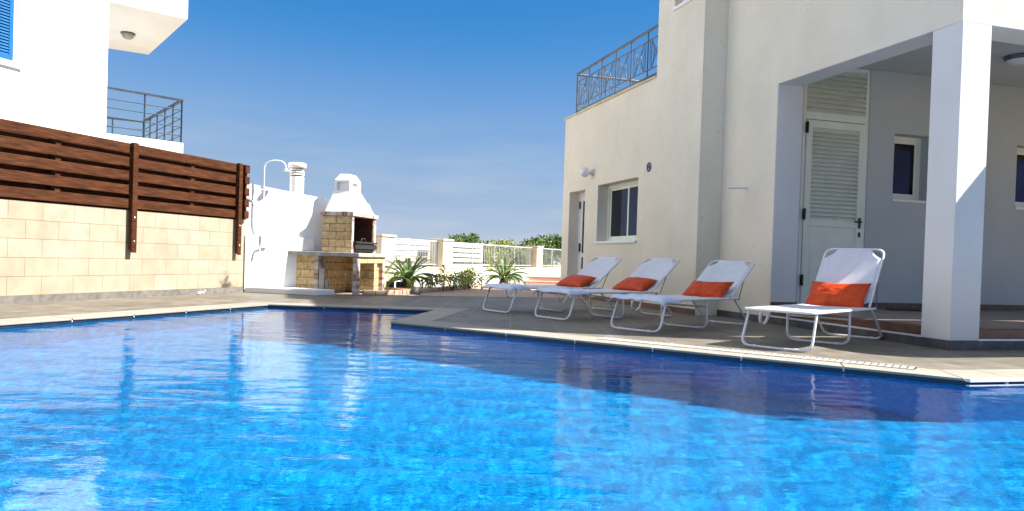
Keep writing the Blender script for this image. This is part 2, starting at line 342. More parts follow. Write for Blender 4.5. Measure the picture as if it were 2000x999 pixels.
def mosaic_nodes(m):
    n_, l, bb = nodes(m); t = n_('ShaderNodeTexCoord'); mp = n_('ShaderNodeMapping'); mp.inputs['Scale'].default_value = (1,1,1)
    v = n_('ShaderNodeTexVoronoi'); v.inputs['Scale'].default_value = 55; v.distance = 'CHEBYCHEV'; v.inputs['Randomness'].default_value = .25
    r = n_('ShaderNodeValToRGB'); r.color_ramp.elements[0].color = (.002,.18,.54,1); r.color_ramp.elements[1].color = (.07,.46,.80,1)
    r.color_ramp.elements[0].position = .2; r.color_ramp.elements[1].position = .85
    e = r.color_ramp.elements.new(.6); e.color = (.003,.265,.64,1)
    s = n_('ShaderNodeSeparateColor'); l(t.outputs['Object'], mp.inputs[0]); l(mp.outputs[0], v.inputs['Vector']); l(v.outputs['Color'], s.inputs[0]); l(s.outputs[0], r.inputs[0]); l(r.outputs[0], bb.inputs['Base Color'])
mosaic_nodes(mosaic)
b = MB(); DEPTH = -1.35
for i in range(n):
    j = (i+1) % n; a, c = pi[i], pi[j]; b.add([(*a,DEPTH),(*c,DEPTH),(*c,-.075),(*a,-.075)], [(0,1,2,3)])
loops = [[Vector((x,y,0)) for x,y in pi]]; tr = tessellate_polygon(loops)
b.add([(x,y,DEPTH) for x,y in pi], tr)
ps = struct(b.build('pool_shell', mosaic), 'blue mosaic pool basin')
ps.cycles.is_caustics_receiver = True
# water surface: real ripples plus fine bump
def inside(x, y, poly):
    c = False; m_ = len(poly)
    for i in range(m_):
        x1, y1 = poly[i]; x2, y2 = poly[(i+1)%m_]
        if (y1 > y) != (y2 > y) and x < (x2-x1)*(y-y1)/(y2-y1)+x1: c = not c
    return c
def wave(x, y):
    h = 0
    h += .0036*noise.noise((x*1.0, y*2.2, 3.1))
    h += .0026*noise.noise((x*3.0, y*7.5, 7.7))
    h += .0009*noise.noise((x*9, y*15, 1.7))
    return h
st = .022; gx = int(16/st); gy = int(11/st); idx = {}; vs = []; fs = []
big = inset(pool, .010)
def vid(i, j):
    if (i, j) not in idx:
        x = -7+i*st; y = -1.3+j*st; idx[(i,j)] = len(vs); vs.append((x, y, WATER_Z+wave(x, y)))
    return idx[(i,j)]
big2 = inset(pool, .05)
for i in range(gx):
    for j in range(gy):
        x = -7+(i+.5)*st; y = -1.3+(j+.5)*st
        if inside(x, y, big2): fs.append((vid(i,j), vid(i+1,j), vid(i+1,j+1), vid(i,j+1)))
wm = bpy.data.materials.new('pool_water'); wm.use_nodes = True
wn = wm.node_tree; wn.nodes.clear(); N = wn.nodes.new; Lk = wn.links.new
wo = N('ShaderNodeOutputMaterial'); gl = N('ShaderNodeBsdfGlossy'); rf = N('ShaderNodeBsdfRefraction'); fr = N('ShaderNodeFresnel'); mxs = N('ShaderNodeMixShader')
gl.inputs['Roughness'].default_value = .0; rf.inputs['Roughness'].default_value = 0; rf.inputs['IOR'].default_value = 1.333; fr.inputs['IOR'].default_value = 1.333
rf.inputs['Color'].default_value = (.40,.93,.97,1)
t = N('ShaderNodeTexCoord'); mp = N('ShaderNodeMapping'); mp.inputs['Scale'].default_value = (1,1.7,1); z = N('ShaderNodeTexNoise'); z.inputs['Scale'].default_value = 17; z.inputs['Detail'].default_value = 3; z.inputs['Roughness'].default_value = .55
z2 = N('ShaderNodeTexNoise'); z2.inputs['Scale'].default_value = 3.2; z2.inputs['Detail'].default_value = 2
ad = N('ShaderNodeMath'); ad.operation = 'MULTIPLY_ADD'; ad.inputs[1].default_value = 2.5
bp = N('ShaderNodeBump'); bp.inputs['Strength'].default_value = .22; bp.inputs['Distance'].default_value = .0055
tr_ = N('ShaderNodeBsdfTransparent'); tr_.inputs['Color'].default_value = (.85,.97,1,1)
mr_ = N('ShaderNodeMixShader'); mr_.inputs[0].default_value = .0
Lk(t.outputs['Object'], mp.inputs[0]); Lk(mp.outputs[0], z.inputs[0]); Lk(mp.outputs[0], z2.inputs[0]); Lk(z2.outputs[0], ad.inputs[0]); Lk(z.outputs[0], ad.inputs[2]); Lk(ad.outputs[0], bp.inputs['Height'])
for q in (gl, rf, fr): Lk(bp.outputs[0], q.inputs['Normal'])
Lk(rf.outputs[0], mr_.inputs[1]); Lk(tr_.outputs[0], mr_.inputs[2])
fm = N('ShaderNodeMath'); fm.operation = 'MULTIPLY'; fm.inputs[1].default_value = .82; Lk(fr.outputs[0], fm.inputs[0]); Lk(fm.outputs[0], mxs.inputs[0]); Lk(mr_.outputs[0], mxs.inputs[1]); Lk(gl.outputs[0], mxs.inputs[2]); Lk(mxs.outputs[0], wo.inputs[0])
me = bpy.data.meshes.new('pool_water'); me.from_pydata(vs, [], fs); me.polygons.foreach_set('use_smooth', [True]*len(fs)); me.materials.append(wm)
wo_ = bpy.data.objects.new('pool_water', me); COL.objects.link(wo_); struct(wo_, 'rippled blue swimming pool water')
wo_.cycles.is_caustics_caster = True
# overflow grating let into the coping
b = MB(); a = Vector((.62,6.19)); c = Vector((2.58,4.86)); e = (c-a).normalized(); nn = Vector((-e.y, e.x)); nn = nn if nn.y > 0 else -nn
L = (c-a).length; k = int(L/.045)
G = Matrix(((e.x, nn.x, 0, a.x), (e.y, nn.y, 0, a.y), (0,0,1,0), (0,0,0,1)))
b.box(0, L, .20, .212, .004, .010, G); b.box(0, L, .345, .357, .004, .010, G)
for i in range(k): b.box(i*L/k, i*L/k+.031, .212, .345, .0042, .0095, G)
gr = b.build('overflow_grating', gratem); tag(gr, 'white slotted overflow grating along the pool edge by the loungers', 'grating')
b = MB(); b.box(0, L, .214, .343, .0043, .005, G); b.build('slot', blackm, gr)
# white nosing bar on the right-hand pool edge
b = MB(); a = Vector((2.83,4.69)); c = Vector((7.0,5.9)); e = (c-a).normalized(); nn = Vector((e.y,-e.x)); L = (c-a).length
G = Matrix(((e.x, nn.x, 0, a.x), (e.y, nn.y, 0, a.y), (0,0,1,0), (0,0,0,1)))
b.box(0, L, .0, .035, -.012, .008, G); b.box(0, L, .005, .03, -.042, -.032, G)
for q in (.3, .9, 1.5, 2.6): b.box(q, q+.012, .006, .026, -.032, -.012, G)
tag(b.build('edge_rail', alum), 'thin white double rail on the right end of the pool edge', 'rail')

# far ground
struct(flat('ground', [(-4000,-4000),(4000,-4000),(4000,4000),(-4000,4000)], [[(-13.5,-4.2),(13.5,-4.2),(13.5,13.7),(-13.5,13.7)]], -.02, earth), 'dry earth beyond the garden')
struct(flat('paving', [(-2.9,12.25),(-1.64,12.25),(1.35,13.15),(13.8,17.2),(13.8,24),(-.2,20.0),(.3,17.5),(-.45,17.0),(-1.17,14.58),(-1.68,12.9),(-2.2,12.6)], [], .004, pinkm), 'pink paving beside the planting bed')
bed = [(-2.45,12.55),(-2.15,12.65),(-1.70,12.95),(-1.17,14.60),(-.47,17.02),(.32,17.55),(.32,20.6),(-.2,20.0),(-2.5,14.6),(-3.4,13.4)]
struct(flat('gravel_bed', bed, [], .03, soil), 'pale gravel planting bed')
b = MB()
cpts = [(-2.36,12.05),(-2.0,12.18),(-1.70,12.75),(-1.45,13.6),(-1.17,14.58),(-.80,15.8),(-.45,17.0),(.30,17.5)]
for i in range(len(cpts)-1):
    A, B = Vector(cpts[i]), Vector(cpts[i+1]); e = (B-A); L = e.length; e /= L; k = max(1, int(L/.19)); nn = Vector((-e.y, e.x))
    for q in range(k):
        s0 = A+e*(L*q/k+.008); s1 = A+e*(L*(q+1)/k-.008); h = .07+random.random()*.015
        b.prism([tuple(s0), tuple(s1), tuple(s1+nn*.11), tuple(s0+nn*.11)], 0, h)
tag(b.build('stone_kerb', pinkm, bevel=.01), 'low pink stone kerb curving along the gravel bed', 'kerb')

# ---------------------------------------------------------------- villa on the right
VA = math.degrees(math.atan2(.2854, .9584))
villa = empty('villa', (3.7237, 6.4188, 0), R(VA)); tag(villa, 'cream rendered villa with open porch and upper terrace, right of the pool', 'house')
LX = 9.0; TOP = 5.75
def side(x):  # matrix: wall local x -> villa y, front face (-y) -> villa -x at x
    return Matrix(((0,1,0,x),(1,0,0,0),(0,0,1,0),(0,0,0,1)))
b = MB()
# NB side() mirrors, so faces are recalculated by normals of two sided material: fine for diffuse
b.wall(3.61, 8.634, 0, 3.34, .30, [(5.385,6.935,.985,1.95),(7.51,8.284,.0,1.927)], side(-.336))
b.wall(3.61, 4.90, 3.34, TOP, .30, [(3.88,4.43,4.19,5.3)], side(-.336))
b.wall(2.505, 3.61, 0, TOP, .30, [], side(0))
b.wall(0, 2.505, 2.78, TOP, .30, [], side(0))
b.box(-.336, -.001, 3.608, 3.62, 0, TOP)
b.wall(0.30, LX, 2.78, TOP, .32, [(1.6,2.9,4.2,5.6),(4.6,5.9,4.2,5.6)])
b.box(-.03, LX, 8.334, 8.634, 0, 3.34)
b.box(-.03, LX, 4.60, 4.90, 3.30, TOP)
b.box(LX-.3, LX, 2.75, 8.3, 0, 3.34); b.box(LX-.3, LX, .32, 4.6, 3.34, TOP)
wallo = b.build('wall', cream, villa)
b = MB(); b.box(-.03, LX, .3, 4.62, TOP-.3, TOP-.05); b.build('roof', cream, villa)
b = MB(); b.box(-.03, LX-.3, 4.9, 8.33, 3.12, 3.22); b.build('terrace_floor', terra, villa)
b = MB(); b.box(-.366, -.02, 4.902, 8.664, 3.341, 3.366); b.box(-.02, LX, 8.32, 8.664, 3.341, 3.366); b.build('parapet_cap', sandm, villa, bevel=.004)
# porch
b = MB()
b.box(.0, .319, 0, .307, .08, 2.779); pil = b.build('pillar', pillarw, villa, bevel=.006)
for a_ in (2.9, 6.2): b = MB(); b.box(a_, a_+.32, 0, .307, .08, 2.779); b.build('pillar', pillarw, villa, bevel=.006)
b = MB(); b.box(.003, .345, 2.497, 2.74, .18, 2.779); b.build('opening_reveal', pillarw, villa)
b = MB(); b.box(.003, .299, .308, 2.496, 2.776, 2.7795); b.box(.32, LX, .003, .319, 2.776, 2.7795); b.box(.3005,.306,.32,2.74,2.776,3.155); b.box(.32, LX, .3205, .326, 2.776, 3.155); b.build('beam_soffit', pillarw, villa)
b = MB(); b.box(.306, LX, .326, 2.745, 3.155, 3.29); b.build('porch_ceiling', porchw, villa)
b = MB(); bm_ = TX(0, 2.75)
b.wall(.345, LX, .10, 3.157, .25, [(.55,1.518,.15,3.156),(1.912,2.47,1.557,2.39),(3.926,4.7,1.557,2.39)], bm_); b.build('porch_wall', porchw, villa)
b = MB(); b.box(.02, LX, .02, 2.76, .05, .176); b.build('porch_floor', porchfl, villa)
b = MB(); b.box(.012, .10, .3075, 2.50, .096, .18); b.box(.3195, LX, .012, .10, .096, .18); b.build('porch_edge', brownm, villa, bevel=.008)
b = MB(); b.box(.004, .05, .3075, 2.50, .078, .0955); b.box(.3195, LX, .004, .05, .078, .0955); b.build('edge_trim', alum, villa)
b = MB(); b.box(-.012, .02, 0, 3.607, 0, .0785); b.box(-.012, LX, -.012, .0, 0, .0785)
b.build('plinth', dplinth, villa)
b = MB(); b.box(-.348, -.337, 3.60, 7.508, 0, .075); b.box(-.348,-.337, 8.286, 8.64, 0, .075); b.build('plinth', brownm, villa)
b = MB(); b.box(1.520, LX, 2.738, 2.749, .177, .25); b.box(.0035, .345, 2.485, 2.4965, .1765, .25); b.box(.346, .548, 2.738, 2.749, .177,.25); b.build('skirting', brownm, villa)
# louvred door
door = MB(); y0 = 2.76
for (x0,x1,z0,z1) in ((.552,.60,.18,3.15),(1.47,1.517,.18,3.15),(.60,1.47,2.47,2.56),(.60,1.47,3.10,3.15)): door.box(x0,x1,y0,y0+.07,z0,z1)
door = door.build('door', almond, villa, bevel=.003)
b = MB()
for (x0,x1,z0,z1) in ((.605,.69,.19,2.46),(1.38,1.465,.19,2.46),(.69,1.38,2.37,2.46),(.69,1.38,.19,.30),(.69,1.38,1.17,1.25)): b.box(x0,x1,y0-.012,y0+.045,z0,z1)
leafo = b.build('door_leaf', almond, door, bevel=.003)
b = MB(); b.box(.69,1.38,y0+.004,y0+.02,.30,1.17)
b.box(.72, .724, y0+.001, y0+.0045, .32, 1.15); b.box(1.346, 1.35, y0+.001, y0+.0045, .32, 1.15)
b.build('lower_panel', almond, door)
b = MB()
def louvre(b, x0, x1, z0, z1, y, pitch=.052):
    k = int(round((z1-z0)/pitch)); p = (z1-z0)/k
    for i in range(k):
        zb = z0+i*p; b.add([(x0,y-.016,zb),(x1,y-.016,zb),(x1,y-.016,zb+.006),(x0,y-.016,zb+.006),(x0,y+.02,zb+p-.006),(x1,y+.02,zb+p-.006),(x1,y+.02,zb+p),(x0,y+.02,zb+p)],
            [(0,1,2,3),(3,2,6,7),(7,6,5,4),(4,5,1,0)])
    b.box(x0, x1, y+.045, y+.05, z0, z1)
louvre(b, .69, 1.38, 1.25, 2.37, y0+.008); b.build('louvre', shutg, door)
b = MB(); louvre(b, .60, 1.47, 2.56, 3.10, y0+.01, .062); b.build('louvre', shutg, door)
b = MB(); b.box(1.405,1.44,y0-.02,y0-.012,1.17,1.30); b.tube(fillet([(1.422,y0-.02,1.25),(1.422,y0-.065,1.25),(1.31,y0-.065,1.245)],.02),.010,8); b.box(1.412,1.434,y0-.026,y0-.012,1.06,1.12); b.build('handle', blackm, door)
for z_ in (.45,1.25,2.30): b = MB(); b.box(.585,.62,y0-.03,y0-.012,z_,z_+.12); b.tube([(.60,y0-.035,z_-.01),(.60,y0-.035,z_+.13)],.012,8); b.build('hinge', blackm, door)
def window(parent, m, x0, x1, z0, z1, depth, sashes=2, sill=True, silldrop=.03, sillproj=.03, fw=.05, reflect=None):
    """window in a wall(front y=0, +y inward) frame m"""
    fr_ = MB(); d = depth
    for q in ((x0,x0+fw,z0,z1),(x1-fw,x1,z0,z1),(x0+fw,x1-fw,z0,z0+fw),(x0+fw,x1-fw,z1-fw,z1)): fr_.box(q[0],q[1],d,d+.06,q[2],q[3],m)
    F = fr_.build('window', almond, parent, bevel=.002)
    a, c = x0+fw, x1-fw; wd = (c-a)/sashes
    for k in range(sashes):
        s_ = MB(); X0 = a+k*wd; X1 = X0+wd; dd = d+.012+.016*(k%2); g = .042
        for q in ((X0,X0+g,z0+fw,z1-fw),(X1-g,X1,z0+fw,z1-fw),(X0+g,X1-g,z0+fw,z0+fw+g),(X0+g,X1-g,z1-fw-g,z1-fw)): s_.box(q[0],q[1],dd,dd+.012,q[2],q[3],m)
        s_.build('sash', almond, F, bevel=.0015)
        gq = MB(); gq.box(X0+g-.004, X1-g+.004, dd+.004, dd+.008, z0+fw+g-.004, z1-fw-g+.004, m); gq.build('pane', glassd, F)
    if sill:
        s_ = MB(); s_.box(x0-.02, x1+.02, -sillproj, depth-.001, z0-silldrop, z0+.002, m); s_.build('sill', white, F, bevel=.003)
    return F
mA = side(-.336)
window(villa, mA, 5.387, 6.933, .99, 1.948, .19, 2, silldrop=.035)
window(villa, mA, 3.882, 4.428, 4.192, 5.298, .10, 1, silldrop=.04)
mB_ = TX(0, 2.75)
window(villa, mB_, 1.914, 2.468, 1.56, 2.388, .14, 1)
window(villa, mB_, 3.928, 4.698, 1.56, 2.388, .14, 1)
for a_ in (1.6, 4.6): window(villa, Matrix(), a_+.002, a_+1.298, 4.202, 5.598, .14, 2)
# glazed door in wall A
b = MB()
for q in ((7.512,7.56,.0,1.925),(8.234,8.282,.0,1.925),(7.56,8.234,1.87,1.925)): b.box(q[0],q[1],.19,.25,q[2],q[3],mA)
gd = b.build('glazed_door', alum, villa, bevel=.002)
b = MB()
for q in ((7.56,7.65,.02,1.87),(8.10,8.234,.02,1.87),(7.65,8.10,.02,.16),(7.65,8.10,.72,.80),(7.65,8.10,1.76,1.87)): b.box(q[0],q[1],.20,.235,q[2],q[3],mA)
b.build('door_leaf', alum, gd, bevel=.002)
b = MB(); b.box(7.648,8.102,.21,.22,.16,.72,mA); b.build('pane', glassd, gd); b = MB(); b.box(7.648,8.102,.21,.22,.80,1.76,mA); b.build('pane', glassd, gd)
b = MB(); b.box(8.15,8.18,.17,.20,.82,.98,mA); b.build('handle', blackm, gd); b = MB(); b.box(8.20,8.23,.175,.20,1.62,1.76,mA); b.build('hinge', blackm, gd)
# lamp, vent ring, drain pipe, porch light
b = MB(); b.lathe([(.0,.0),(.05,.0),(.055,.015),(.03,.05),(.03,.075)], seg=16, m=Matrix(((0,0,-1,-.336),(1,0,0,7.19),(0,1,0,2.19),(0,0,0,1)))); la = b.build('wall_lamp', alum, villa)
b = MB(); b.lathe([(.001,.065)]+[(.088*math.sin(a*math.pi/12),.15-.088*math.cos(a*math.pi/12)) for a in range(1,13)], seg=20, m=Matrix(((0,0,-1,-.336),(1,0,0,7.19),(0,1,0,2.19),(0,0,0,1)))); b.build('globe', milk, la)
b = MB(); b.lathe([(.07,.0),(.07,.012),(.045,.016),(.042,.004)], seg=20, m=Matrix(((0,0,-1,-.336),(1,0,0,5.04),(0,1,0,2.06),(0,0,0,1)))); b.lathe([(.022,.004),(.022,.014),(.001,.016)], seg=12, m=Matrix(((0,0,-1,-.336),(1,0,0,5.04),(0,1,0,2.06),(0,0,0,1)))); b.build('vent_ring', greym, villa)
b = MB(); b.tube([(0.01,3.05,1.615),(-.27,3.05,1.60)], .012, 10); b.build('drain_pipe', alum, villa)
b = MB(); b.lathe([(.001,0),(.17,0),(.17,-.02),(.14,-.045)], (2.585,1.63,3.154), 28); cl = b.build('porch_light', greym, villa)
b = MB(); b.lathe([(.14,-.04),(.12,-.07),(.07,-.088),(.001,-.092)], (2.585,1.63,3.154), 28); b.build('diffuser', milk, cl)
# terrace railing
rail = MB()
def rail_run(b, P0, P1, lit=None):
    P0, P1 = Vector(P0), Vector(P1); L = (P1-P0).length; e = (P1-P0)/L
    q = lambda s, z: (P0.x+e.x*s, P0.y+e.y*s, z)
    b.tube([q(0,4.185), q(L,4.185)], .024, 8)
    b.tube([q(0,4.03), q(L,4.03)], .011, 6); b.tube([q(0,3.585), q(L,3.585)], .011, 6); b.tube([q(0,3.475), q(L,3.475)], .018, 6)
    k = max(1, round(L/.58)); w_ = L/k
    for i in range(k+1): b.tube([q(i*w_,3.36 if i in (0,k) or i%3==0 else 3.475), q(i*w_,4.17)], .011 if 0 < i < k else .018, 6)
    for i in range(k):
        a = i*w_
        for s_ in (.14, .22): b.tube([q(a+s_*w_,3.585), q(a+s_*w_,4.03)], .006, 5); b.tube([q(a+(1-s_)*w_,3.585), q(a+(1-s_)*w_,4.03)], .006, 5)
        x0_, x1_ = a+.22*w_, a+.78*w_; m_ = (x0_+x1_)/2
        def bow(sg):
            pts = []
            for t in range(9):
                u = t/8; z_ = 3.585+.445*u; off = .13*w_*4*u*(1-u); pts.append(q((x0_+off) if sg < 0 else (x1_-off), z_))
            return pts
        b.tube([q(x0_,3.585), q(x1_,4.03)], .006, 5); b.tube([q(x0_,4.03), q(x1_,3.585)], .006, 5)
        b.tube(bow(-1), .006, 5); b.tube(bow(1), .006, 5)
        b.tube([q(m_-.06,3.75), q(m_+.06,3.75), q(m_+.06,3.865), q(m_-.06,3.865)], .005, 5, closed=True)
rail_run(rail, (-.20,4.905), (-.20,8.42)); rail_run(rail, (-.17,8.47), (4.4,8.47))
rail.build('terrace_railing', greym, villa)
# pergola rails behind terrace
dk = None

# ---------------------------------------------------------------- left garden wall with fence
WA = math.degrees(math.atan2(.946, .323))-90
gw = empty('garden_wall', (-5.42, 8.04, 0), R(WA)); tag(gw, 'pale limestone block wall under the brown timber screen', 'wall')
b = MB(); b.box(-.22, 0, -9, 3.905, .0, 1.115); b.build('blockwork', blockm, gw, bevel=.004)
b = MB(); b.box(.0005, .012, -9, 3.90, 0, .082); b.build('plinth', plinthm, gw)
tf = empty('timber_screen', (-5.42, 8.04, 1.118), R(WA)); tag(tf, 'dark reddish brown slatted timber screen on the limestone wall', 'fence')
b = MB()
for k in range(5):
    zt = .835-.175*k
    b.box(.0, .028, -9, 3.86, zt-.118, zt)
b.build('front_slats', woodm, tf, bevel=.004)
b = MB()
for k in range(5):
    zt = .835-.175*k-.09
    b.box(-.125, -.10, -9, 3.86, max(.0, zt-.118), zt)
b.build('rear_slats', woodm, tf, bevel=.004)
for s_ in (.66, 2.79, -1.4):
    b = MB(); b.box(-.097, -.004, s_-.035, s_+.035, .0, .80); b.build('batten', woodm, tf, bevel=.003)
for s_ in (1.69, 3.70, -.75, -2.9):
    b = MB(); b.add([(.03,s_-.04,-.50),(.085,s_-.04,-.545),(.085,s_+.04,-.545),(.03,s_+.04,-.50),(.03,s_-.04,.845),(.085,s_-.04,.845),(.085,s_+.04,.845),(.03,s_+.04,.845)],
        [(0,1,2,3)[::-1],(4,5,6,7),(0,1,5,4),(1,2,6,5),(2,3,7,6),(3,0,4,7)])
    po = b.build('post', woodm, tf, bevel=.004)
    for z_ in (-.10,-.40): b = MB(); b.lathe([(.001,.006),(.012,.005),(.014,0)], (0,0,0), 10, Matrix(((0,0,1,.085),(1,0,0,s_),(0,1,0,z_),(0,0,0,1)))); b.build('bolt', chrome, po)
b = MB(); b.box(-.13, .03, 3.865, 3.905, .0, .835); b.build('end_board', woodm, tf, bevel=.003)
b = MB()
for k in range(5): b.box(.030, .085, 3.80, 3.90, .835-.175*k-.118, .835-.175*k)
b.build('end_blocks', woodm, tf, bevel=.003)
# crumpled paper
b = MB()
for cx_, cy_, r0 in ((0,0,.032),(.09,.05,.026),(.15,.12,.045)):
    vs_ = []; fs_ = []; S_ = 10
    for i in range(7):
        for j in range(S_):
            th = math.pi*i/6; ph = 2*math.pi*j/S_; d_ = Vector((math.sin(th)*math.cos(ph), math.sin(th)*math.sin(ph), math.cos(th)))
            rr = r0*(.8+.7*noise.noise(d_*3+Vector((cx_*50,0,0)))); vs_.append((cx_+d_.x*rr*1.4, cy_+d_.y*rr*1.2, r0*.75+d_.z*rr*.8))
    for i in range(6):
        for j in range(S_): fs_.append((i*S_+j, i*S_+(j+1)%S_, (i+1)*S_+(j+1)%S_, (i+1)*S_+j))
    b.add(vs_, fs_)
o = b.build('crumpled_paper', debris); o.location = (-4.42, 10.75, .0); o.rotation_euler = (0,0,R(60)); tag(o, 'crumpled white paper lying at the foot of the limestone wall', 'litter')

# ---------------------------------------------------------------- white wall, shower, tray
WW = math.degrees(math.atan2(.496, .868)); ww = empty('white_wall', (-4.15, 11.80, 0), R(WW)); tag(ww, 'white rendered wall with sloping top behind the shower', 'wall')
def quadprism(b, x0, x1, y0, y1, z0, za, zb):
    b.add([(x0,y0,z0),(x1,y0,z0),(x1,y1,z0),(x0,y1,z0),(x0,y0,za),(x1,y0,zb),(x1,y1,zb),(x0,y1,za)], [(3,2,1,0),(4,5,6,7),(0,1,5,4),(1,2,6,5),(2,3,7,6),(3,0,4,7)])
b = MB(); quadprism(b, -.35, 1.40, 0, .2, 0, 1.737, 1.511); b.build('upper_wall', white, ww, bevel=.004)
lower = solidcol('painted_block', (.66,.67,.67), (.72,.73,.73), .8, 5)
b = MB(); b.box(-.02, 1.05, -.06, -.001, 0, .88); b.build('lower_wall', lower, ww, bevel=.004)
sh = empty('garden_shower', (-3.905, 11.87, 0), R(WW)); tag(sh, 'thin white pipe shower with arched arm against the white wall', 'shower')
b = MB(); b.tube(fillet([(.02,-.05,.74),(.02,-.05,1.05),(-.02,-.05,1.20),(-.02,-.05,2.0),(.10,-.10,2.07),(.26,-.16,2.05),(.29,-.17,1.93)], .07), .010, 10); b.build('riser_pipe', alum, sh)
b = MB(); b.lathe([(.012,.03),(.02,.02),(.055,-.012),(.05,-.02),(.001,-.02)], (.29,-.17,1.92), 18); b.build('shower_head', alum, sh)
b = MB(); b.tube(fillet([(-.02,-.05,1.60),(-.16,-.03,1.60),(-.17,-.02,1.42)], .03), .010, 8); b.lathe([(.001,.05),(.025,.035),(.028,-.02),(.012,-.05),(.001,-.05)], (-.17,-.03,1.38), 12); b.build('side_valve', alum, sh)
b = MB(); b.tube([(-.17,-.015,1.35),(-.175,-.012,.9)], .003, 5); b.build('pull_cord', alum, sh)
b = MB(); b.tube([(.02,-.05,.76),(.09,-.05,.76)], .014, 8); b.tube(fillet([(.02,-.05,.75),(-.06,-.06,.73),(-.06,-.08,.62)], .03), .011, 8); b.build('foot_tap', alum, sh)
b = MB(); b.prism([(-4.12,11.73),(-2.93,11.40),(-2.74,11.78),(-3.6,12.02),(-3.93,11.86)], 0, .085)
tag(b.build('shower_tray', white, bevel=.01), 'low white shower tray on the deck in front of the barbecue', 'shower tray')
# chimney flue behind
cf = empty('chimney_flue', (-4.30, 15.0, -.05)); tag(cf, 'round white chimney flue rising behind the white wall', 'chimney')
b = MB(); b.lathe([(.135,0),(.135,2.18)], seg=24); b.build('pipe', white, cf)
b = MB(); b.lathe([(.10,2.0),(.10,2.40)], seg=20); b.build('inner_pipe', blackm, cf)
b = MB()
for z_ in (2.20,2.25,2.30): b.lathe([(.10,z_),(.142,z_),(.142,z_+.028),(.10,z_+.028)], seg=24)
b.build('ring', white, cf)
b = MB(); b.lathe([(.10,2.345),(.175,2.345),(.178,2.43),(.16,2.445),(.001,2.45)], seg=28); b.build('cap', white, cf)

# ---------------------------------------------------------------- barbecue
bq = empty('barbecue', (-2.42, 11.85, 0), R(-12)); tag(bq, 'stone barbecue with white hood and chimney at the pool corner', 'barbecue')
# local x: +right (towards the pool); y: away
b = MB(); b.box(-1.20, -.735, .06, .14, 0, .60); b.build('side_panel', stonem, bq)
b = MB(); b.box(-1.255, -1.2005, .01, .12, 0, .60); b.build('end_pier', concm, bq)
for x0,x1,y0,y1 in ((-.735,-.665,.02,.16),(-.07,.0,.0,.12),(-.07,.0,1.07,1.17)):
    b = MB(); b.box(x0,x1,y0,y1,0,.60); b.build('brick_pier', quoin, bq, bevel=.004)
b = MB(); b.box(-.665, -.60, .161, 1.07, 0, .60); b.box(-.60, -.071, .97, 1.07, 0, .599) ; b.build('bay_wall', stonem, bq)
b = MB(); b.box(-.08, -.002, .70, .83, 0, .50); b.box(-.08,-.003,.121,1.069,.501,.599); b.build('bay_pier', stonem, bq)
b = MB(); b.box(-1.29, .03, -.03, 1.20, .60, .665); b.build('counter_top', concm, bq, bevel=.008)
b = MB(); b.box(-.64,-.55,.0,.05,.0,.40); b.build('loose_slab', concm, bq); b = MB(); b.box(-.54,-.49,.01,.05,.0,.22); b.build('loose_slab', concm, bq)
# firebox (open towards +x)
X0, X1, Y0, Y1 = -.70, -.20, .19, 1.18
b = MB(); b.box(X0, X1, Y0, Y0+.09, .666, 1.25); b.box(X0, X1, Y1-.09, Y1, .666, 1.25); b.box(X0, X0+.08, Y0+.09, Y1-.09, .666, 1.25); b.build('firebox_stone', stonem, bq)
b = MB(); b.box(X0+.081, X0+.10, Y0+.091, Y1-.091, .667, 1.25); b.box(X0+.10, X1-.012, Y0+.091, Y0+.105, .667, 1.25); b.box(X0+.10, X1-.012, Y1-.105, Y1-.091, .667, 1.25); b.build('fire_lining', firem, bq)
for y_ in (Y0, Y1-.075): b = MB(); b.box(X1, X1+.012, y_, y_+.075, .666, 1.25); b.build('opening_jamb', quoin, bq)
b = MB(); b.box(X0-.03, X1+.04, Y0-.03, Y1+.03, 1.251, 1.315); b.build('mantel', mantm, bq, bevel=.004)
b = MB(); b.box(X0+.1, X1+.02, Y0+.10, Y1-.10, .69, .72); 
for k in range(17): b.box(X0+.12, X1+.06, Y0+.115+k*.047, Y0+.127+k*.047, .80, .812)
b.box(X1+.0, X1+.05, Y0+.08, Y1-.02, .73, .80); b.box(X1+.01, X1+.07, Y0+.05, Y1-.06, .82, .85); b.tube(fillet([(X1+.02,Y0+.35,.85),(X1+.02,Y0+.37,.90),(X1+.02,Y0+.52,.90),(X1+.02,Y0+.54,.85)],.02),.01,6)
b.build('grill', blackm, bq)
def frus(b, a, za, c, zc):
    b.add([(a[0],a[2],za),(a[1],a[2],za),(a[1],a[3],za),(a[0],a[3],za),(c[0],c[2],zc),(c[1],c[2],zc),(c[1],c[3],zc),(c[0],c[3],zc)], [(3,2,1,0),(4,5,6,7),(0,1,5,4),(1,2,6,5),(2,3,7,6),(3,0,4,7)])
b = MB(); nk = (X0+.13, X0+.40, Y0+.12, Y0+.56)
hb = (X0+.02, X1-.005, Y0+.02, Y1-.02)
frus(b, hb, 1.316, (nk[0],nk[1],nk[2],nk[3]), 1.665)
frus(b, (X0+.05,X1-.03,Y0+.50,Y1-.025), 1.32, (X0+.10,X1-.07,Y0+.60,Y1-.12), 1.50)
b.build('hood', white, bq, bevel=.006)
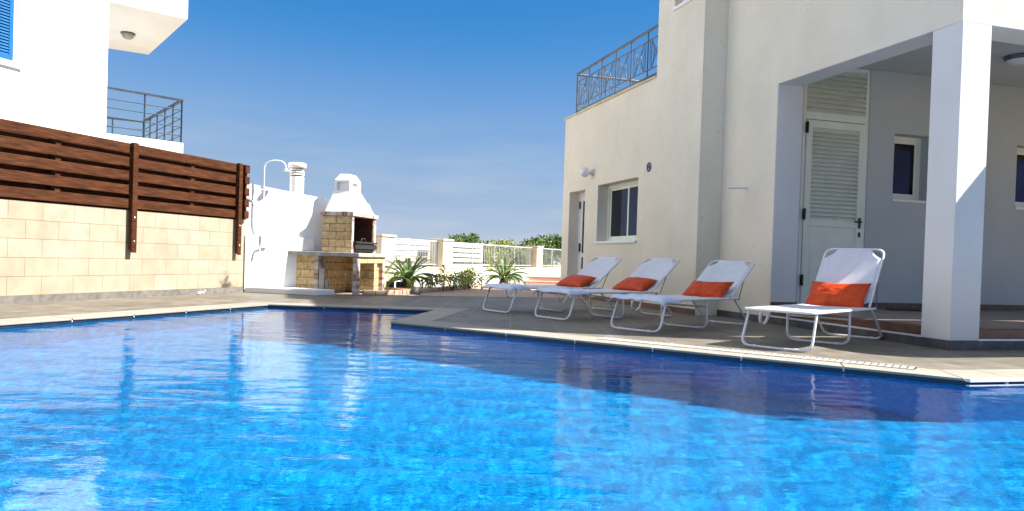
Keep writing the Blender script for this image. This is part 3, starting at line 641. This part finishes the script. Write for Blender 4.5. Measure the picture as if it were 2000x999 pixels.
# chimney head with side openings: four corner posts and a chamfered cap
b = MB(); x0_,x1_,y0_,y1_ = nk
zc0, zc1 = 1.666, 1.80
for (p,q) in ((x0_,y0_),(x1_-.05,y0_),(x0_,y1_-.05),(x1_-.05,y1_-.05)): b.box(p,p+.05,q,q+.05,zc0,zc1)
b.box(x0_+.05,x1_-.05,y0_+.03,y1_-.03,zc0,zc1-.0)
b.box(x1_-.05,x1_,y0_+.05,y0_+.10,zc0,zc1); b.box(x1_-.05,x1_,y1_-.10,y1_-.05,zc0,zc1)
b.box(x0_,x1_,y0_,y1_,zc1+.0005,zc1+.03)
frus(b, (x0_,x1_,y0_,y1_), zc1+.0305, (x0_+.07,x1_-.05,y0_+.06,y1_-.08), 1.935)
b.build('chimney_head', white, bq, bevel=.004)

# ---------------------------------------------------------------- neighbour house (left)
nb_ = empty('neighbour_house', (-9.68, 9.49, 0), R(WA)); tag(nb_, 'white house with blue shutters and corner balconies, left behind the screen', 'house')
inv = (Matrix.Translation((-9.68,9.49,0)) @ RZ(WA)).inverted()
def loc2(x, y): q = inv @ Vector((x, y, 0)); return (q.x, q.y)
sC = (Vector((-7.91,14.67))-Vector((-9.68,9.49))).dot(Vector((.323,.946)))
nbm = Matrix(((0,1,0,0),(1,0,0,0),(0,0,1,0),(0,0,0,1)))
mL = Matrix(((0,-1,0,0),(1,0,0,0),(0,0,1,0),(0,0,0,1)))
s_sh = (Vector((-8.51,12.93))-Vector((-9.68,9.49))).dot(Vector((.323,.946)))
b = MB(); b.wall(-9, sC, 0, 7.2, .3, [(s_sh-1.5,s_sh,3.70,4.95)], mL); b.box(-8, -.3, sC-.3, sC, 0, 7.2); b.box(-8,-.3,-9,sC-.3,6.9,7.2); b.build('wall', white, nb_)
slab = [loc2(*q) for q in ((-7.99,14.72),(-6.85,15.72),(-9.09,18.71),(-11.6,17.17),(-12.0,16.1))]
b = MB(); b.prism(slab, 5.37, 6.35); sb_ = b.build('balcony_slab', white, nb_)
b = MB(); b.prism([loc2(*q) for q in ((-7.93,14.66),(-6.88,15.73),(-9.12,18.72),(-11.6,17.2),(-12.0,16.1))], 0, 2.82); b.build('lower_storey', white, nb_)
q = loc2(-8.67,16.88)
b = MB(); b.lathe([(.001,0),(.15,0),(.15,-.03),(.13,-.045)], (q[0],q[1],5.369), 24); c_ = b.build('soffit_light', greym, nb_)
b = MB(); b.lathe([(.128,-.04),(.12,-.09),(.07,-.13),(.001,-.14)], (q[0],q[1],5.369), 24); b.build('diffuser', milkd, c_)
b = MB(); R0, R1, R2, R3 = [Vector((*loc2(*q), 0)) for q in ((-7.96,14.70),(-6.93,15.73),(-9.12,18.60),(-11.4,17.2))]
def seg(b, P0, P1, skip0=False):
    L = (P1-P0).length
    b.box(0, L, -.03, .03, 3.68, 3.72, Matrix(((*((P1-P0)/L)[:2],0,0),)*0) if False else Matrix(((( P1-P0).x/L, -(P1-P0).y/L, 0, P0.x),((P1-P0).y/L, (P1-P0).x/L, 0, P0.y),(0,0,1,0),(0,0,0,1))))
    for z_ in (3.50,3.33,3.15,2.97): b.tube([P0+Vector((0,0,z_)), P1+Vector((0,0,z_))], .012, 6)
    k = max(1, round(L/.75))
    for i in range(k+1): A = P0.lerp(P1, i/k); b.tube([A+Vector((0,0,2.82)), A+Vector((0,0,3.69))], .016, 6)
seg(b, R0, R1); seg(b, R1, R2); seg(b, R2, R3); b.build('balcony_railing', steelblue, nb_)
# shuttered window
b = MB()
for qd in ((s_sh-1.5,s_sh-1.44,3.70,4.95),(s_sh-.06,s_sh,3.70,4.95),(s_sh-1.44,s_sh-.06,4.89,4.95)): b.box(qd[0],qd[1],.03,.16,qd[2],qd[3],mL)
wf = b.build('window', white, nb_)
b = MB(); b.box(s_sh-1.56, s_sh+.07, -.05, .16, 3.60, 3.70, mL); b.build('sill', white, wf, bevel=.006)
b = MB(); a0, a1 = s_sh-.76, s_sh-.062
for (p,q) in ((a0,a1),(s_sh-1.44,s_sh-.765)):
    for qd in ((p,p+.07,3.705,4.885),(q-.07,q,3.705,4.885),(p+.07,q-.07,3.705,3.79),(p+.07,q-.07,4.80,4.885)): b.box(qd[0],qd[1],.02,.06,qd[2],qd[3],mL)
    k = 20; pz = (4.80-3.79)/k
    for i in range(k):
        zb = 3.79+i*pz
        vs_ = [mL @ Vector(v) for v in ((p+.07,.022,zb),(q-.07,.022,zb),(q-.07,.022,zb+.01),(p+.07,.022,zb+.01),(p+.07,.055,zb+pz),(q-.07,.055,zb+pz),(q-.07,.055,zb+pz+.01),(p+.07,.055,zb+pz+.01))]
        b.add(vs_, [(0,1,2,3),(3,2,6,7),(7,6,5,4),(4,5,1,0)])
b.build('shutter', bluep, wf)

# ---------------------------------------------------------------- far garden boundary
FDv = Vector((.4006,.9162)); FAng = math.degrees(math.atan2(.9162,.4006))-90
fw = empty('low_wall', (-2.36, 14.4, 0), R(FAng)); tag(fw, 'low white garden wall with sandstone pillars and metal railing', 'wall')
b = MB(); b.box(-.18, -.02, -.9, 12.5, 0, .40); b.build('wall_base', white, fw, bevel=.006)
b = MB(); b.box(-.20, .0, .16, 12.5, .401, .42); b.build('wall_cap', sandm, fw)
pils = ((-.30,.17),(2.06,2.50),(7.49,7.93))
for a_, c_ in pils:
    b = MB(); b.box(-.28, .05, a_, c_, 0, .985); po = b.build('stone_pillar', sandm, fw, bevel=.01)
    b = MB(); b.box(-.30, .07, a_-.02, c_+.02, .986, 1.03); b.build('pillar_cap', sandm, po, bevel=.006)
for a_, c_ in ((.18,2.05),(2.51,7.48),(7.94,12.4)):
    b = MB(); y_ = a_; xr = -.10
    b.tube([(xr,a_,.965),(xr,c_,.965)], .018, 6); b.tube([(xr,a_,.47),(xr,c_,.47)], .014, 6)
    k = int((c_-a_)/.095)
    for i in range(k+1): yy = a_+(c_-a_)*i/k; b.tube([(xr,yy,.47),(xr,yy,.96)], .006, 5)
    k2 = max(1, round((c_-a_)/1.25))
    for i in range(k2+1): yy = a_+(c_-a_)*i/k2; b.tube([(xr,yy,.42),(xr,yy,.97)], .016, 6)
    b.build('railing', railg, fw)
def mo(x, y): return (-2.36+.4006*y+.9162*x, 14.4+.9162*y-.4006*x)
sf = empty('slatted_fence', (*mo(-.55, 0), 0), R(FAng)); tag(sf, 'white horizontal board fence standing behind the metal railing', 'fence')
for a_, c_ in ((.05,1.55),(1.62,5.15)):
    b = MB()
    for k in range(5): b.box(0, .02, a_, c_, .41+.118*k, .497+.118*k)
    b.build('board_panel', boardm, sf, bevel=.003)
for yy in (.02,1.57,5.17): b = MB(); b.box(-.03,.03,yy-.02,yy+.03,0,1.01); b.build('post', white, sf)
# steps by the house
st_ = empty('garden_steps', (.42, 17.75, 0), R(12)); tag(st_, 'terracotta garden steps beside the white planter wall', 'steps')
b = MB(); b.box(0, 3, .35, .8, .0, .09); b.box(.15,3,.7,1.2,.09,.19); b.build('riser', white, st_)
b = MB(); b.box(-.02, 3, .33, .8, .091, .115); b.box(.13,3,.68,1.2,.191,.22); b.build('tread', terra, st_)
b = MB(); b.box(-.10, 3, 1.2, 1.35, 0, .44); b.box(-.10,.0,.45,1.2,0,.38); b.build('planter_wall', white, st_, bevel=.01)

# ---------------------------------------------------------------- plants
def leafquad(b, c, d, u, l, w):
    """pointed leaf from c along d with width dir u"""
    d = d.normalized(); u = (u-d*u.dot(d)); u = u.normalized() if u.length > 1e-4 else d.orthogonal()
    nn = d.cross(u)*.12*l
    b.add([c, c+d*l*.45+u*w*.5+nn, c+d*l, c+d*l*.45-u*w*.5+nn], [(0,1,2,3)])
def rv(s=1): return Vector((random.gauss(0,1), random.gauss(0,1), random.gauss(0,1))).normalized()*s
def crown_mesh(clumps, n_per, leaf, lw=.5, spread=1.0):
    b = MB()
    for (cx,cy,cz,rx,rz) in clumps:
        for _ in range(int(n_per)):
            d = rv(); rr = random.random()**.45
            d2 = Vector((d.x*rx*rr, d.y*rx*rr, d.z*rz*rr))*(1+.25*noise.noise(d*2.3+Vector((cx*7,cy*7,cz*7))))
            leafquad(b, Vector((cx,cy,cz))+d2, (d+rv(.9)+Vector((0,0,.15))), rv(), leaf*random.uniform(.6,1.3), leaf*lw*random.uniform(.7,1.2))
    return b
def tree(name, label, cat, x, y, clumps, n, leaf, m, trunk_h, group=None, z=-.02, lw=.5):
    e = empty(name, (x, y, z)); tag(e, label, cat, group)
    crown_mesh(clumps, n, leaf, lw).build('crown', m, e)
    b = MB(); tgt = clumps[:5]
    b.tube([(0,0,0),(.02,.0,trunk_h*.5),(0,0.02,trunk_h)], [.07,.055,.045], 8)
    for (cx,cy,cz,rx,rz) in tgt: b.tube([(0,.02,trunk_h*.9),(cx*.5,cy*.5,(trunk_h+cz)*.5),(cx,cy,cz)], [.035,.025,.01], 6)
    b.build('trunk', bark, e); return e
def cycad(x, y, z, s, label, n=26):
    e = empty('cycad_palm', (x, y, z)); tag(e, label, 'palm', 'cycad palms in the planting bed')
    b = MB(); b.lathe([(.001,-.03),(.10*s,-.03),(.11*s,.08*s),(.085*s,.17*s),(.03*s,.21*s)], seg=14)
    for k in range(60):
        a = random.uniform(0,6.28); zz = random.uniform(.0,.17)*s; rr = .10*s
        leafquad(b, Vector((rr*math.cos(a), rr*math.sin(a), zz)), Vector((math.cos(a),math.sin(a),1.2)), Vector((-math.sin(a),math.cos(a),0)), .05*s, .03*s)
    b.build('trunk', bark, e)
    b = MB()
    for k in range(n):
        a = 2*math.pi*k*.381966+random.uniform(-.15,.15); lvl = k/n; el = R(80-62*lvl+random.uniform(-6,6)); L = s*random.uniform(.50,.62)
        pos = Vector((.03*s*math.cos(a), .03*s*math.sin(a), .17*s)); pts = [pos.copy()]; e_ = el; M_ = 16
        for i in range(M_):
            e_ -= R(2.6+3.2*lvl); dd = Vector((math.cos(a)*math.cos(e_), math.sin(a)*math.cos(e_), math.sin(e_))); pos = pos+dd*L/M_; pts.append(pos.copy())
        b.tube(pts, [.006*s*(1-i/(M_+2)) for i in range(len(pts))], 5)
        side_ = Vector((-math.sin(a), math.cos(a), 0))
        for i in range(2, len(pts)-1):
            for t_ in (0, .5):
                c = pts[i].lerp(pts[i+1], t_); tg = (pts[i+1]-pts[i-1]).normalized(); u = i/M_; ll = .105*s*math.sin(math.pi*min(1,.18+.75*u))**.7+.015*s
                upv = side_.cross(tg).normalized()
                if upv.z < 0: upv = -upv
                for sg in (-1, 1):
                    d = (side_*sg+tg*.75+upv*.35).normalized(); leafquad(b, c, d, tg.cross(d), ll, .016*s)
    b.build('fronds', cyc_m, e); return e
cycad(-1.86, 13.55, .03, 1.0, 'large cycad palm beside the barbecue end of the bed')
cycad(-.17, 16.9, .03, .98, 'cycad palm at the far end of the bed, behind the first lounger')
def strap_plant(x, y, z, h, n, lw, label, cat, m, name, spread=.35, stem=True, group=None):
    e = empty(name, (x, y, z)); tag(e, label, cat, group)
    if stem:
        b = MB(); b.tube([(0,0,-.02),(.01,0,h*.35),(0,.01,h*.65)], [.012,.010,.006], 6); b.build('stem', bark if cat != 'banana plant' else m, e)
    b = MB()
    for k in range(n):
        a = 2*math.pi*k*.381966; zz = h*random.uniform(.25,.65) if stem else 0.0; L = h*random.uniform(.35,.65); el = R(random.uniform(45,80)); pos = Vector((0,0,zz)); ww_ = lw
        side_ = Vector((-math.sin(a), math.cos(a), 0)); prev = None
        for i in range(7):
            u = i/6; wv = ww_*math.sin(math.pi*(.12+.88*u)*.98)+.001
            cur = (pos-side_*wv*.5, pos+side_*wv*.5)
            if prev: b.add([prev[0], prev[1], cur[1], cur[0]], [(0,1,2,3)], True)
            prev = cur; el -= R(14+10*spread); pos = pos+Vector((math.cos(a)*math.cos(el), math.sin(a)*math.cos(el), math.sin(el)))*L/6
    b.build('leaves', m, e); return e
strap_plant(-1.25, 13.95, .03, .62, 9, .05, 'tall thin banana-like plant in the middle of the bed', 'plant', leaf_p, 'banana_plant')
strap_plant(-1.62, 13.75, .03, .30, 9, .03, 'small tufted plant right of the large cycad', 'plant', leaf_m, 'tufted_plant')
strap_plant(-.62, 15.6, .03, .36, 10, .035, 'small green plant on a dark stem before the white wall', 'plant', leaf_m, 'tufted_plant')
strap_plant(-1.05, 14.9, .03, .34, 14, .03, 'pale spiky young plant beside the banana plant', 'plant', leaf_p, 'spiky_plant', stem=False)
strap_plant(-.40, 16.1, .03, .42, 16, .035, 'yellowish grassy plant left of the far cycad', 'plant', leaf_y, 'grassy_plant', stem=False)
def bush(name, label, x, y, z, r, h, n, leaf, m, cat='shrub', group=None):
    e = empty(name, (x, y, z)); tag(e, label, cat, group)
    cl = [(random.uniform(-r,r)*.6, random.uniform(-r,r)*.6, h*random.uniform(.35,.75), r*.55, h*.35) for _ in range(5)]
    crown_mesh(cl, n/5, leaf, .45).build('foliage', m, e)
    b = MB()
    for c in cl: b.tube([(0,0,-.02),(c[0]*.6,c[1]*.6,c[2]*.6),(c[0],c[1],c[2])], [.012,.008,.004], 5)
    b.build('stems', bark, e); return e
bush('low_shrub', 'low pale green shrub in the gravel behind the large cycad', -1.52, 14.0, .03, .26, .28, 420, .06, leaf_p)
bush('low_shrub', 'loose yellow green shrub in front of the white wall', -.85, 15.3, .03, .30, .36, 420, .07, leaf_y)
bush('low_shrub', 'small pale shrub beside the spiky plant', -1.12, 14.4, .03, .22, .30, 340, .06, leaf_p)
bush('low_shrub', 'green shrub against the white wall between two plants', -.98, 16.2, .03, .32, .42, 460, .07, leaf_p)
# stones beside the first cycad
b = MB()
for cx_, cy_, sx_ in ((0,0,.07),(.16,.02,.06)): b.box(cx_-sx_, cx_+sx_, cy_-.05, cy_+.05, -.01, .15)
o = b.build('dark_planter_blocks', blackm, bevel=.015); o.location = (-2.15,13.45,.03); tag(o, 'two small dark blocks standing left of the large cycad', 'block')
b = MB(); b.box(-.28,.28,-.09,.09,-.01,.045); o = b.build('terracotta_saucer', terra, bevel=.01); o.location = (-1.98,13.28,.03); o.rotation_euler = (0,0,R(-5)); tag(o, 'flat terracotta edging tray in front of the large cycad', 'tray')
b = MB(); b.lathe([(.001,-.02),(.09,-.01),(.085,.05),(.06,.10),(.02,.125),(.001,.13)], seg=9); o = b.build('dark_rock', dplinth); o.location = (-1.60,12.62,.01); tag(o, 'small dark pointed rock on the kerb of the bed', 'rock')
# strip of plants and trees behind the railing
for i, (t_, off, r, h, m, lab) in enumerate((
    (6.1,-.75,.55,1.05,leaf_y,'yellow green bush pressed against the railing'),
    (6.9,-.9,.55,1.0,leaf_m,'mid green bush behind the railing left of the third pillar'),
    (8.6,-.8,.5,.95,leaf_p,'pale bush behind the railing right of the third pillar'),
    (9.8,-1.0,.7,.98,leaf_m,'green bush behind the railing nearest the villa'),
    (5.6,-1.3,.5,1.12,leaf_d,'dark bush at the end of the white board fence'))):
    x, y = mo(off, t_); bush('boundary_shrub', lab, x, y, -.02, r, h, 2600, .10, m, group='shrubs behind the railing')
x, y = mo(-5, 14); tree('olive_tree', 'small rounded tree left of the green hedge on the skyline', 'tree', -2.15, 33.5, [(-.1,0,1.40,.38,.22),(-.45,0,1.20,.25,.22),(.35,.1,1.48,.28,.2),(.1,.4,1.1,.35,.3),(-.2,-.3,1.0,.35,.3)], 300, .13, leaf_d, .9)
for i, (x, y, s_, lab, m) in enumerate(((-1.2,31,1.0,'low bright green tree in the hedge left part',leaf_m),(-.1,30,1.0,'bright green tree in the hedge middle part',leaf_y),(.65,29.5,1.05,'light green tree in the hedge nearest the tall bush',leaf_m))):
    tree('hedge_tree', lab+' beyond the railing', 'tree', x, y, [(random.uniform(-.6,.6), random.uniform(-.4,.4), random.uniform(.5,1.12)*s_, .55, .32) for _ in range(8)], 260, .14, m, .5, 'trees beyond the garden wall')
tree('carob_tree', 'tallest dark green rounded tree on the skyline beside the villa', 'tree', 1.55, 30.0, [(-.1,0,1.30,.70,.36),(-.75,0,1.15,.5,.32),(.55,.1,1.15,.5,.32),(.1,-.2,.85,.75,.35),(-.6,-.1,.7,.5,.35),(.8,0,.75,.45,.35),(.2,.1,1.35,.4,.22)], 420, .14, leaf_d, .8)
# distant house with red roof
dh = empty('distant_house', (7.2, 110, 0), R(8)); tag(dh, 'distant pale house with red tiled roof beyond the trees', 'house')
b = MB(); b.box(-6,6,0,8,-.5,2.0); b.build('wall', white, dh)
b = MB(); b.add([(-6.4,-.4,2.0),(6.4,-.4,2.0),(6.4,8.4,2.0),(-6.4,8.4,2.0),(-4,4,3.0),(4,4,3.0)], [(0,1,5,4),(1,2,5),(2,3,4,5),(3,0,4),(3,2,1,0)]); b.build('roof', rooft, dh)

# ---------------------------------------------------------------- loungers and cushions
def lounger(x, y, ang, back, blen, label, cloth=True, cpar=0):
    e = empty('sun_lounger', (x, y, 0), R(ang)); tag(e, label, 'sun lounger', 'white folding sun loungers along the pool')
    H = .308; W = .29; rt_ = .0112; HX = 1.32
    b = MB(); loop = fillet([(1.42,-W,H),(.0,-W,H),(.0,W,H),(1.42,W,H)], .07, 6); b.tube(loop, rt_, 8)
    b.build('seat_frame', alum, e)
    for name_, (xt, xb, wt, wb) in (('leg', (.09,-.02,W-.012,W-.0)), ('leg', (.83,.85,W-.02,W-.02)), ('leg', (1.38,1.74,W-.02,W-.02))):
        b = MB(); b.tube(fillet([(xt,-wt,H-.005),(xb,-wb,.013),(xb,wb,.013),(xt,wt,H-.005)], .085, 7), rt_, 8)
        for yy in (-.17,.17): b.lathe([(.016,-.012),(.016,.012)], seg=8, m=TX(xb,yy,.012) @ Matrix.Rotation(R(90),4,'X'))
        b.build(name_, alum, e)
    b = MB(); b.tube([(.84,-W+.02,.23),(.84,W-.02,.23)], .009, 8); b.build('stretcher', alum, e)
    ca, sa = math.cos(R(back)), math.sin(R(back)); Q = lambda s, yy, o=0: (HX+s*ca-o*sa, yy, H+.01+s*sa+o*ca)
    b = MB(); b.tube(fillet([Q(0,-W+.02),Q(blen,-W+.02),Q(blen,W-.02),Q(0,W-.02)], .085, 7), rt_, 8); b.build('back_frame', alum, e)
    for sg in (-1,1): b = MB(); b.tube([Q(blen*.52,sg*(W-.02)), (1.44,sg*(W-.0),H-.02)], .005, 6); b.build('back_stay', greym, e)
    # slings
    def slingmesh(fn, L, wv, cut=.085, sagv=.02, cut0=.06):
        b = MB(); nx, ny = 22, 12; vs_ = []; fs_ = []
        for i in range(nx+1):
            for j in range(ny+1):
                u = i/nx; v = j/ny*2-1; s_ = u*L
                # concave corner cuts
                dx = L-s_; hw = wv
                if dx < cut: hw = wv-math.sqrt(max(0, cut*cut-dx*dx))
                if s_ < cut0: hw = min(hw, wv-math.sqrt(max(0, cut0*cut0-s_*s_)))
                vs_.append(fn(s_, v*hw, .008-sagv*(1-v*v)*math.sin(math.pi*min(1,max(0,u)))+.002*noise.noise((s_*9,v*3,back*.1))))
        for i in range(nx):
            for j in range(ny): a = i*(ny+1)+j; fs_.append((a, a+ny+1, a+ny+2, a+1))
        b.add(vs_, fs_, True); return b
    o = slingmesh(lambda s,yy,o_: (s,yy,H+.004+o_), HX-.02, W-.005, .05, .022, .05).build('seat_sling', sling, e); sm = o.modifiers.new('t','SOLIDIFY'); sm.thickness = .003
    o = slingmesh(Q, blen-.0, W-.025, .10, .02, .06).build('back_sling', sling, e); sm = o.modifiers.new('t','SOLIDIFY'); sm.thickness = .003
    # strap loop hanging at the far side
    b = MB(); pts = [(.36,W-.01,H),(.34,W+.01,H-.07),(.37,W+.015,H-.135),(.43,W+.015,H-.15),(.48,W+.01,H-.11),(.50,W-.01,H)]; pts = fillet(pts, .05, 4)
    for i in range(len(pts)-1):
        A, B = pts[i], pts[i+1]; b.add([A+Vector((0,-.014,0)), B+Vector((0,-.014,0)), B+Vector((0,.014,0)), A+Vector((0,.014,0))], [(0,1,2,3)], True)
    o = b.build('strap', sling, e); sm = o.modifiers.new('t','SOLIDIFY'); sm.thickness = .003
    if cloth:
        b = MB(); nx, ny = 14, 18; vs_ = []; fs_ = []
        for i in range(nx+1):
            for j in range(ny+1):
                s_ = -.035+.30*i/nx; v = (j/ny*2-1)*(W+.03); ed = max(0, abs(v)-(W-.01))*1.2; fr_ = max(0, -s_)*1.1
                z_ = H+.022+.028*abs(noise.noise((s_*9+cpar*5, v*7, cpar)))+.014*noise.noise((s_*18, v*5, cpar+3.3))-ed-fr_
                vs_.append((s_+.03*noise.noise((v*5,cpar,1)), v, z_))
        for i in range(nx):
            for j in range(ny): a = i*(ny+1)+j; fs_.append((a, a+ny+1, a+ny+2, a+1))
        b.add(vs_, fs_, True); o = b.build('foot_cloth', flapm, e); sm = o.modifiers.new('t','SOLIDIFY'); sm.thickness = .008
    return e, HX, H
def cushion(le, back, tilt, up_, yoff, label, seed, rot=0, w=.50, h=.31, t=.15, dip=0.0):
    e, HX, H = le
    b = MB(); nx, ny = 30, 20; vs_ = []; fs_ = []
    for sgn in (1,-1):
        base = len(vs_)
        for i in range(nx+1):
            for j in range(ny+1):
                u = i/nx*2-1; v = j/ny*2-1
                pin = .07*(1-abs(u)**2)**1; pin2 = .055*(1-abs(v)**2)
                xx = u*w/2*(1-pin2*1.5); yy = v*h/2*(1-pin*2.2)
                th = t/2*((1-abs(u)**2.4)*(1-abs(v)**2.4))**.5
                wr = .010*noise.noise((u*3+seed, v*4, sgn*2+seed))*(1-u*u)*(1-v*v)+.006*noise.noise((u*9+seed, v*5, 5))*(1-v*v)
                yy -= dip*(1-abs(u)**1.6)*max(0, v)
                wr += .006*math.sin(u*26+seed)*max(0, -v-.35)*(1-u*u)
                vs_.append((xx, yy, sgn*(th+wr)))
        for i in range(nx):
            for j in range(ny):
                a = base+i*(ny+1)+j; q = (a, a+ny+1, a+ny+2, a+1); fs_.append(q if sgn > 0 else q[::-1])
    b.add(vs_, fs_, True); o = b.build('cushion', orange)
    me_ = o.data; bm = bmesh.new(); bm.from_mesh(me_); bmesh.ops.remove_doubles(bm, verts=bm.verts, dist=.0004); bm.to_mesh(me_); bm.free()
    mat_ = e.matrix_basis @ TX(HX-.03+up_[0], yoff, H+up_[1]) @ Matrix.Rotation(R(-90+rot),4,'Z') @ Matrix.Rotation(R(tilt),4,'X') 
    o.matrix_basis = mat_; tag(o, label, 'cushion', 'orange satin cushions on the loungers'); return o
L4 = lounger(2.12,6.03,47,54,.66,'white folding sun lounger nearest the villa pillar, backrest raised highest', cloth=False)
L3 = lounger(1.20,7.27,45,37,.64,'third white sun lounger from the left, half reclined with pale cloth on its foot', cpar=2)
L2 = lounger(.46,8.40,38,38,.64,'second white sun lounger from the left, in front of the wall window', cpar=5)
L1 = lounger(-.17,9.21,36,38,.64,'leftmost white sun lounger, in front of the glazed door', cpar=8)
cushion(L4, 54, 50, (.03,.105), .02, 'orange satin cushion standing on the lounger beside the villa pillar', 1.0, w=.55, h=.33, dip=.012)
cushion(L3, 37, 34, (.0,.085), .0, 'orange satin cushion with dipped top edge on the third lounger', 4.0, rot=0, h=.33, dip=.055)
cushion(L2, 38, 24, (.02,.08), .0, 'flat lying orange satin cushion on the second lounger', 7.0)
cushion(L1, 38, 22, (-.04,.075), .0, 'orange satin cushion on the leftmost lounger', 11.0)

# folded dark cloth on the porch
b = MB(); vs_ = []; fs_ = []; nx, ny = 18, 8
for i in range(nx+1):
    for j in range(ny+1):
        u = i/nx; v = j/ny; vs_.append((u*.42, v*.16+.03*math.sin(u*5), .012+.035*abs(noise.noise((u*4,v*2,1)))*math.sin(math.pi*v)))
for i in range(nx):
    for j in range(ny): a = i*(ny+1)+j; fs_.append((a, a+ny+1, a+ny+2, a+1))
b.add(vs_, fs_, True); o = b.build('dark_cloth', blackm); sm = o.modifiers.new('t','SOLIDIFY'); sm.thickness = .012; sm.offset = -1
o.matrix_basis = villa.matrix_basis @ TX(1.62, 2.35, .178) @ RZ(-10); tag(o, 'dark crumpled cloth lying on the porch floor near the wall', 'cloth')

# ---------------------------------------------------------------- added sunshade, unseen right of the view, shaped to shade the pillar
pc = villa.matrix_basis @ Vector((2.5, -.74, 0))
pa = empty('shade_parasol', pc, R(VA)); tag(pa, 'pale rectangular canvas sunshade, unseen right of the view, added to shade the porch pillar', 'shade_parasol')
b = MB(); b.tube([(0,0,.03),(0,0,2.86)], .02, 10); b.build('pole', alum, pa)
b = MB(); b.lathe([(.001,0),(.25,0),(.25,.04),(.05,.07),(.03,.3),(.001,.3)], seg=24); b.build('base', concm, pa)
b = MB(); ring = []
for (cx_,cy_,a0_) in ((.82,.24,0),(-.82,.24,90),(-.82,-.24,180),(.82,-.24,270)):
    for k in range(7): a_ = R(a0_+15*k); ring.append((cx_+.48*math.cos(a_), cy_+.48*math.sin(a_)))
nr = len(ring)
vs_ = [(x*q,y*q,z) for q,z in ((1,2.54),(1,2.60),(.6,2.74),(.05,2.86)) for x,y in ring]
fs_ = [(l*nr+k, l*nr+(k+1)%nr, (l+1)*nr+(k+1)%nr, (l+1)*nr+k) for l in range(3) for k in range(nr)]+[tuple(range(3*nr,4*nr))]
b.add(vs_, fs_); o = b.build('canopy', canvas, pa); sm = o.modifiers.new('t','SOLIDIFY'); sm.thickness = .004
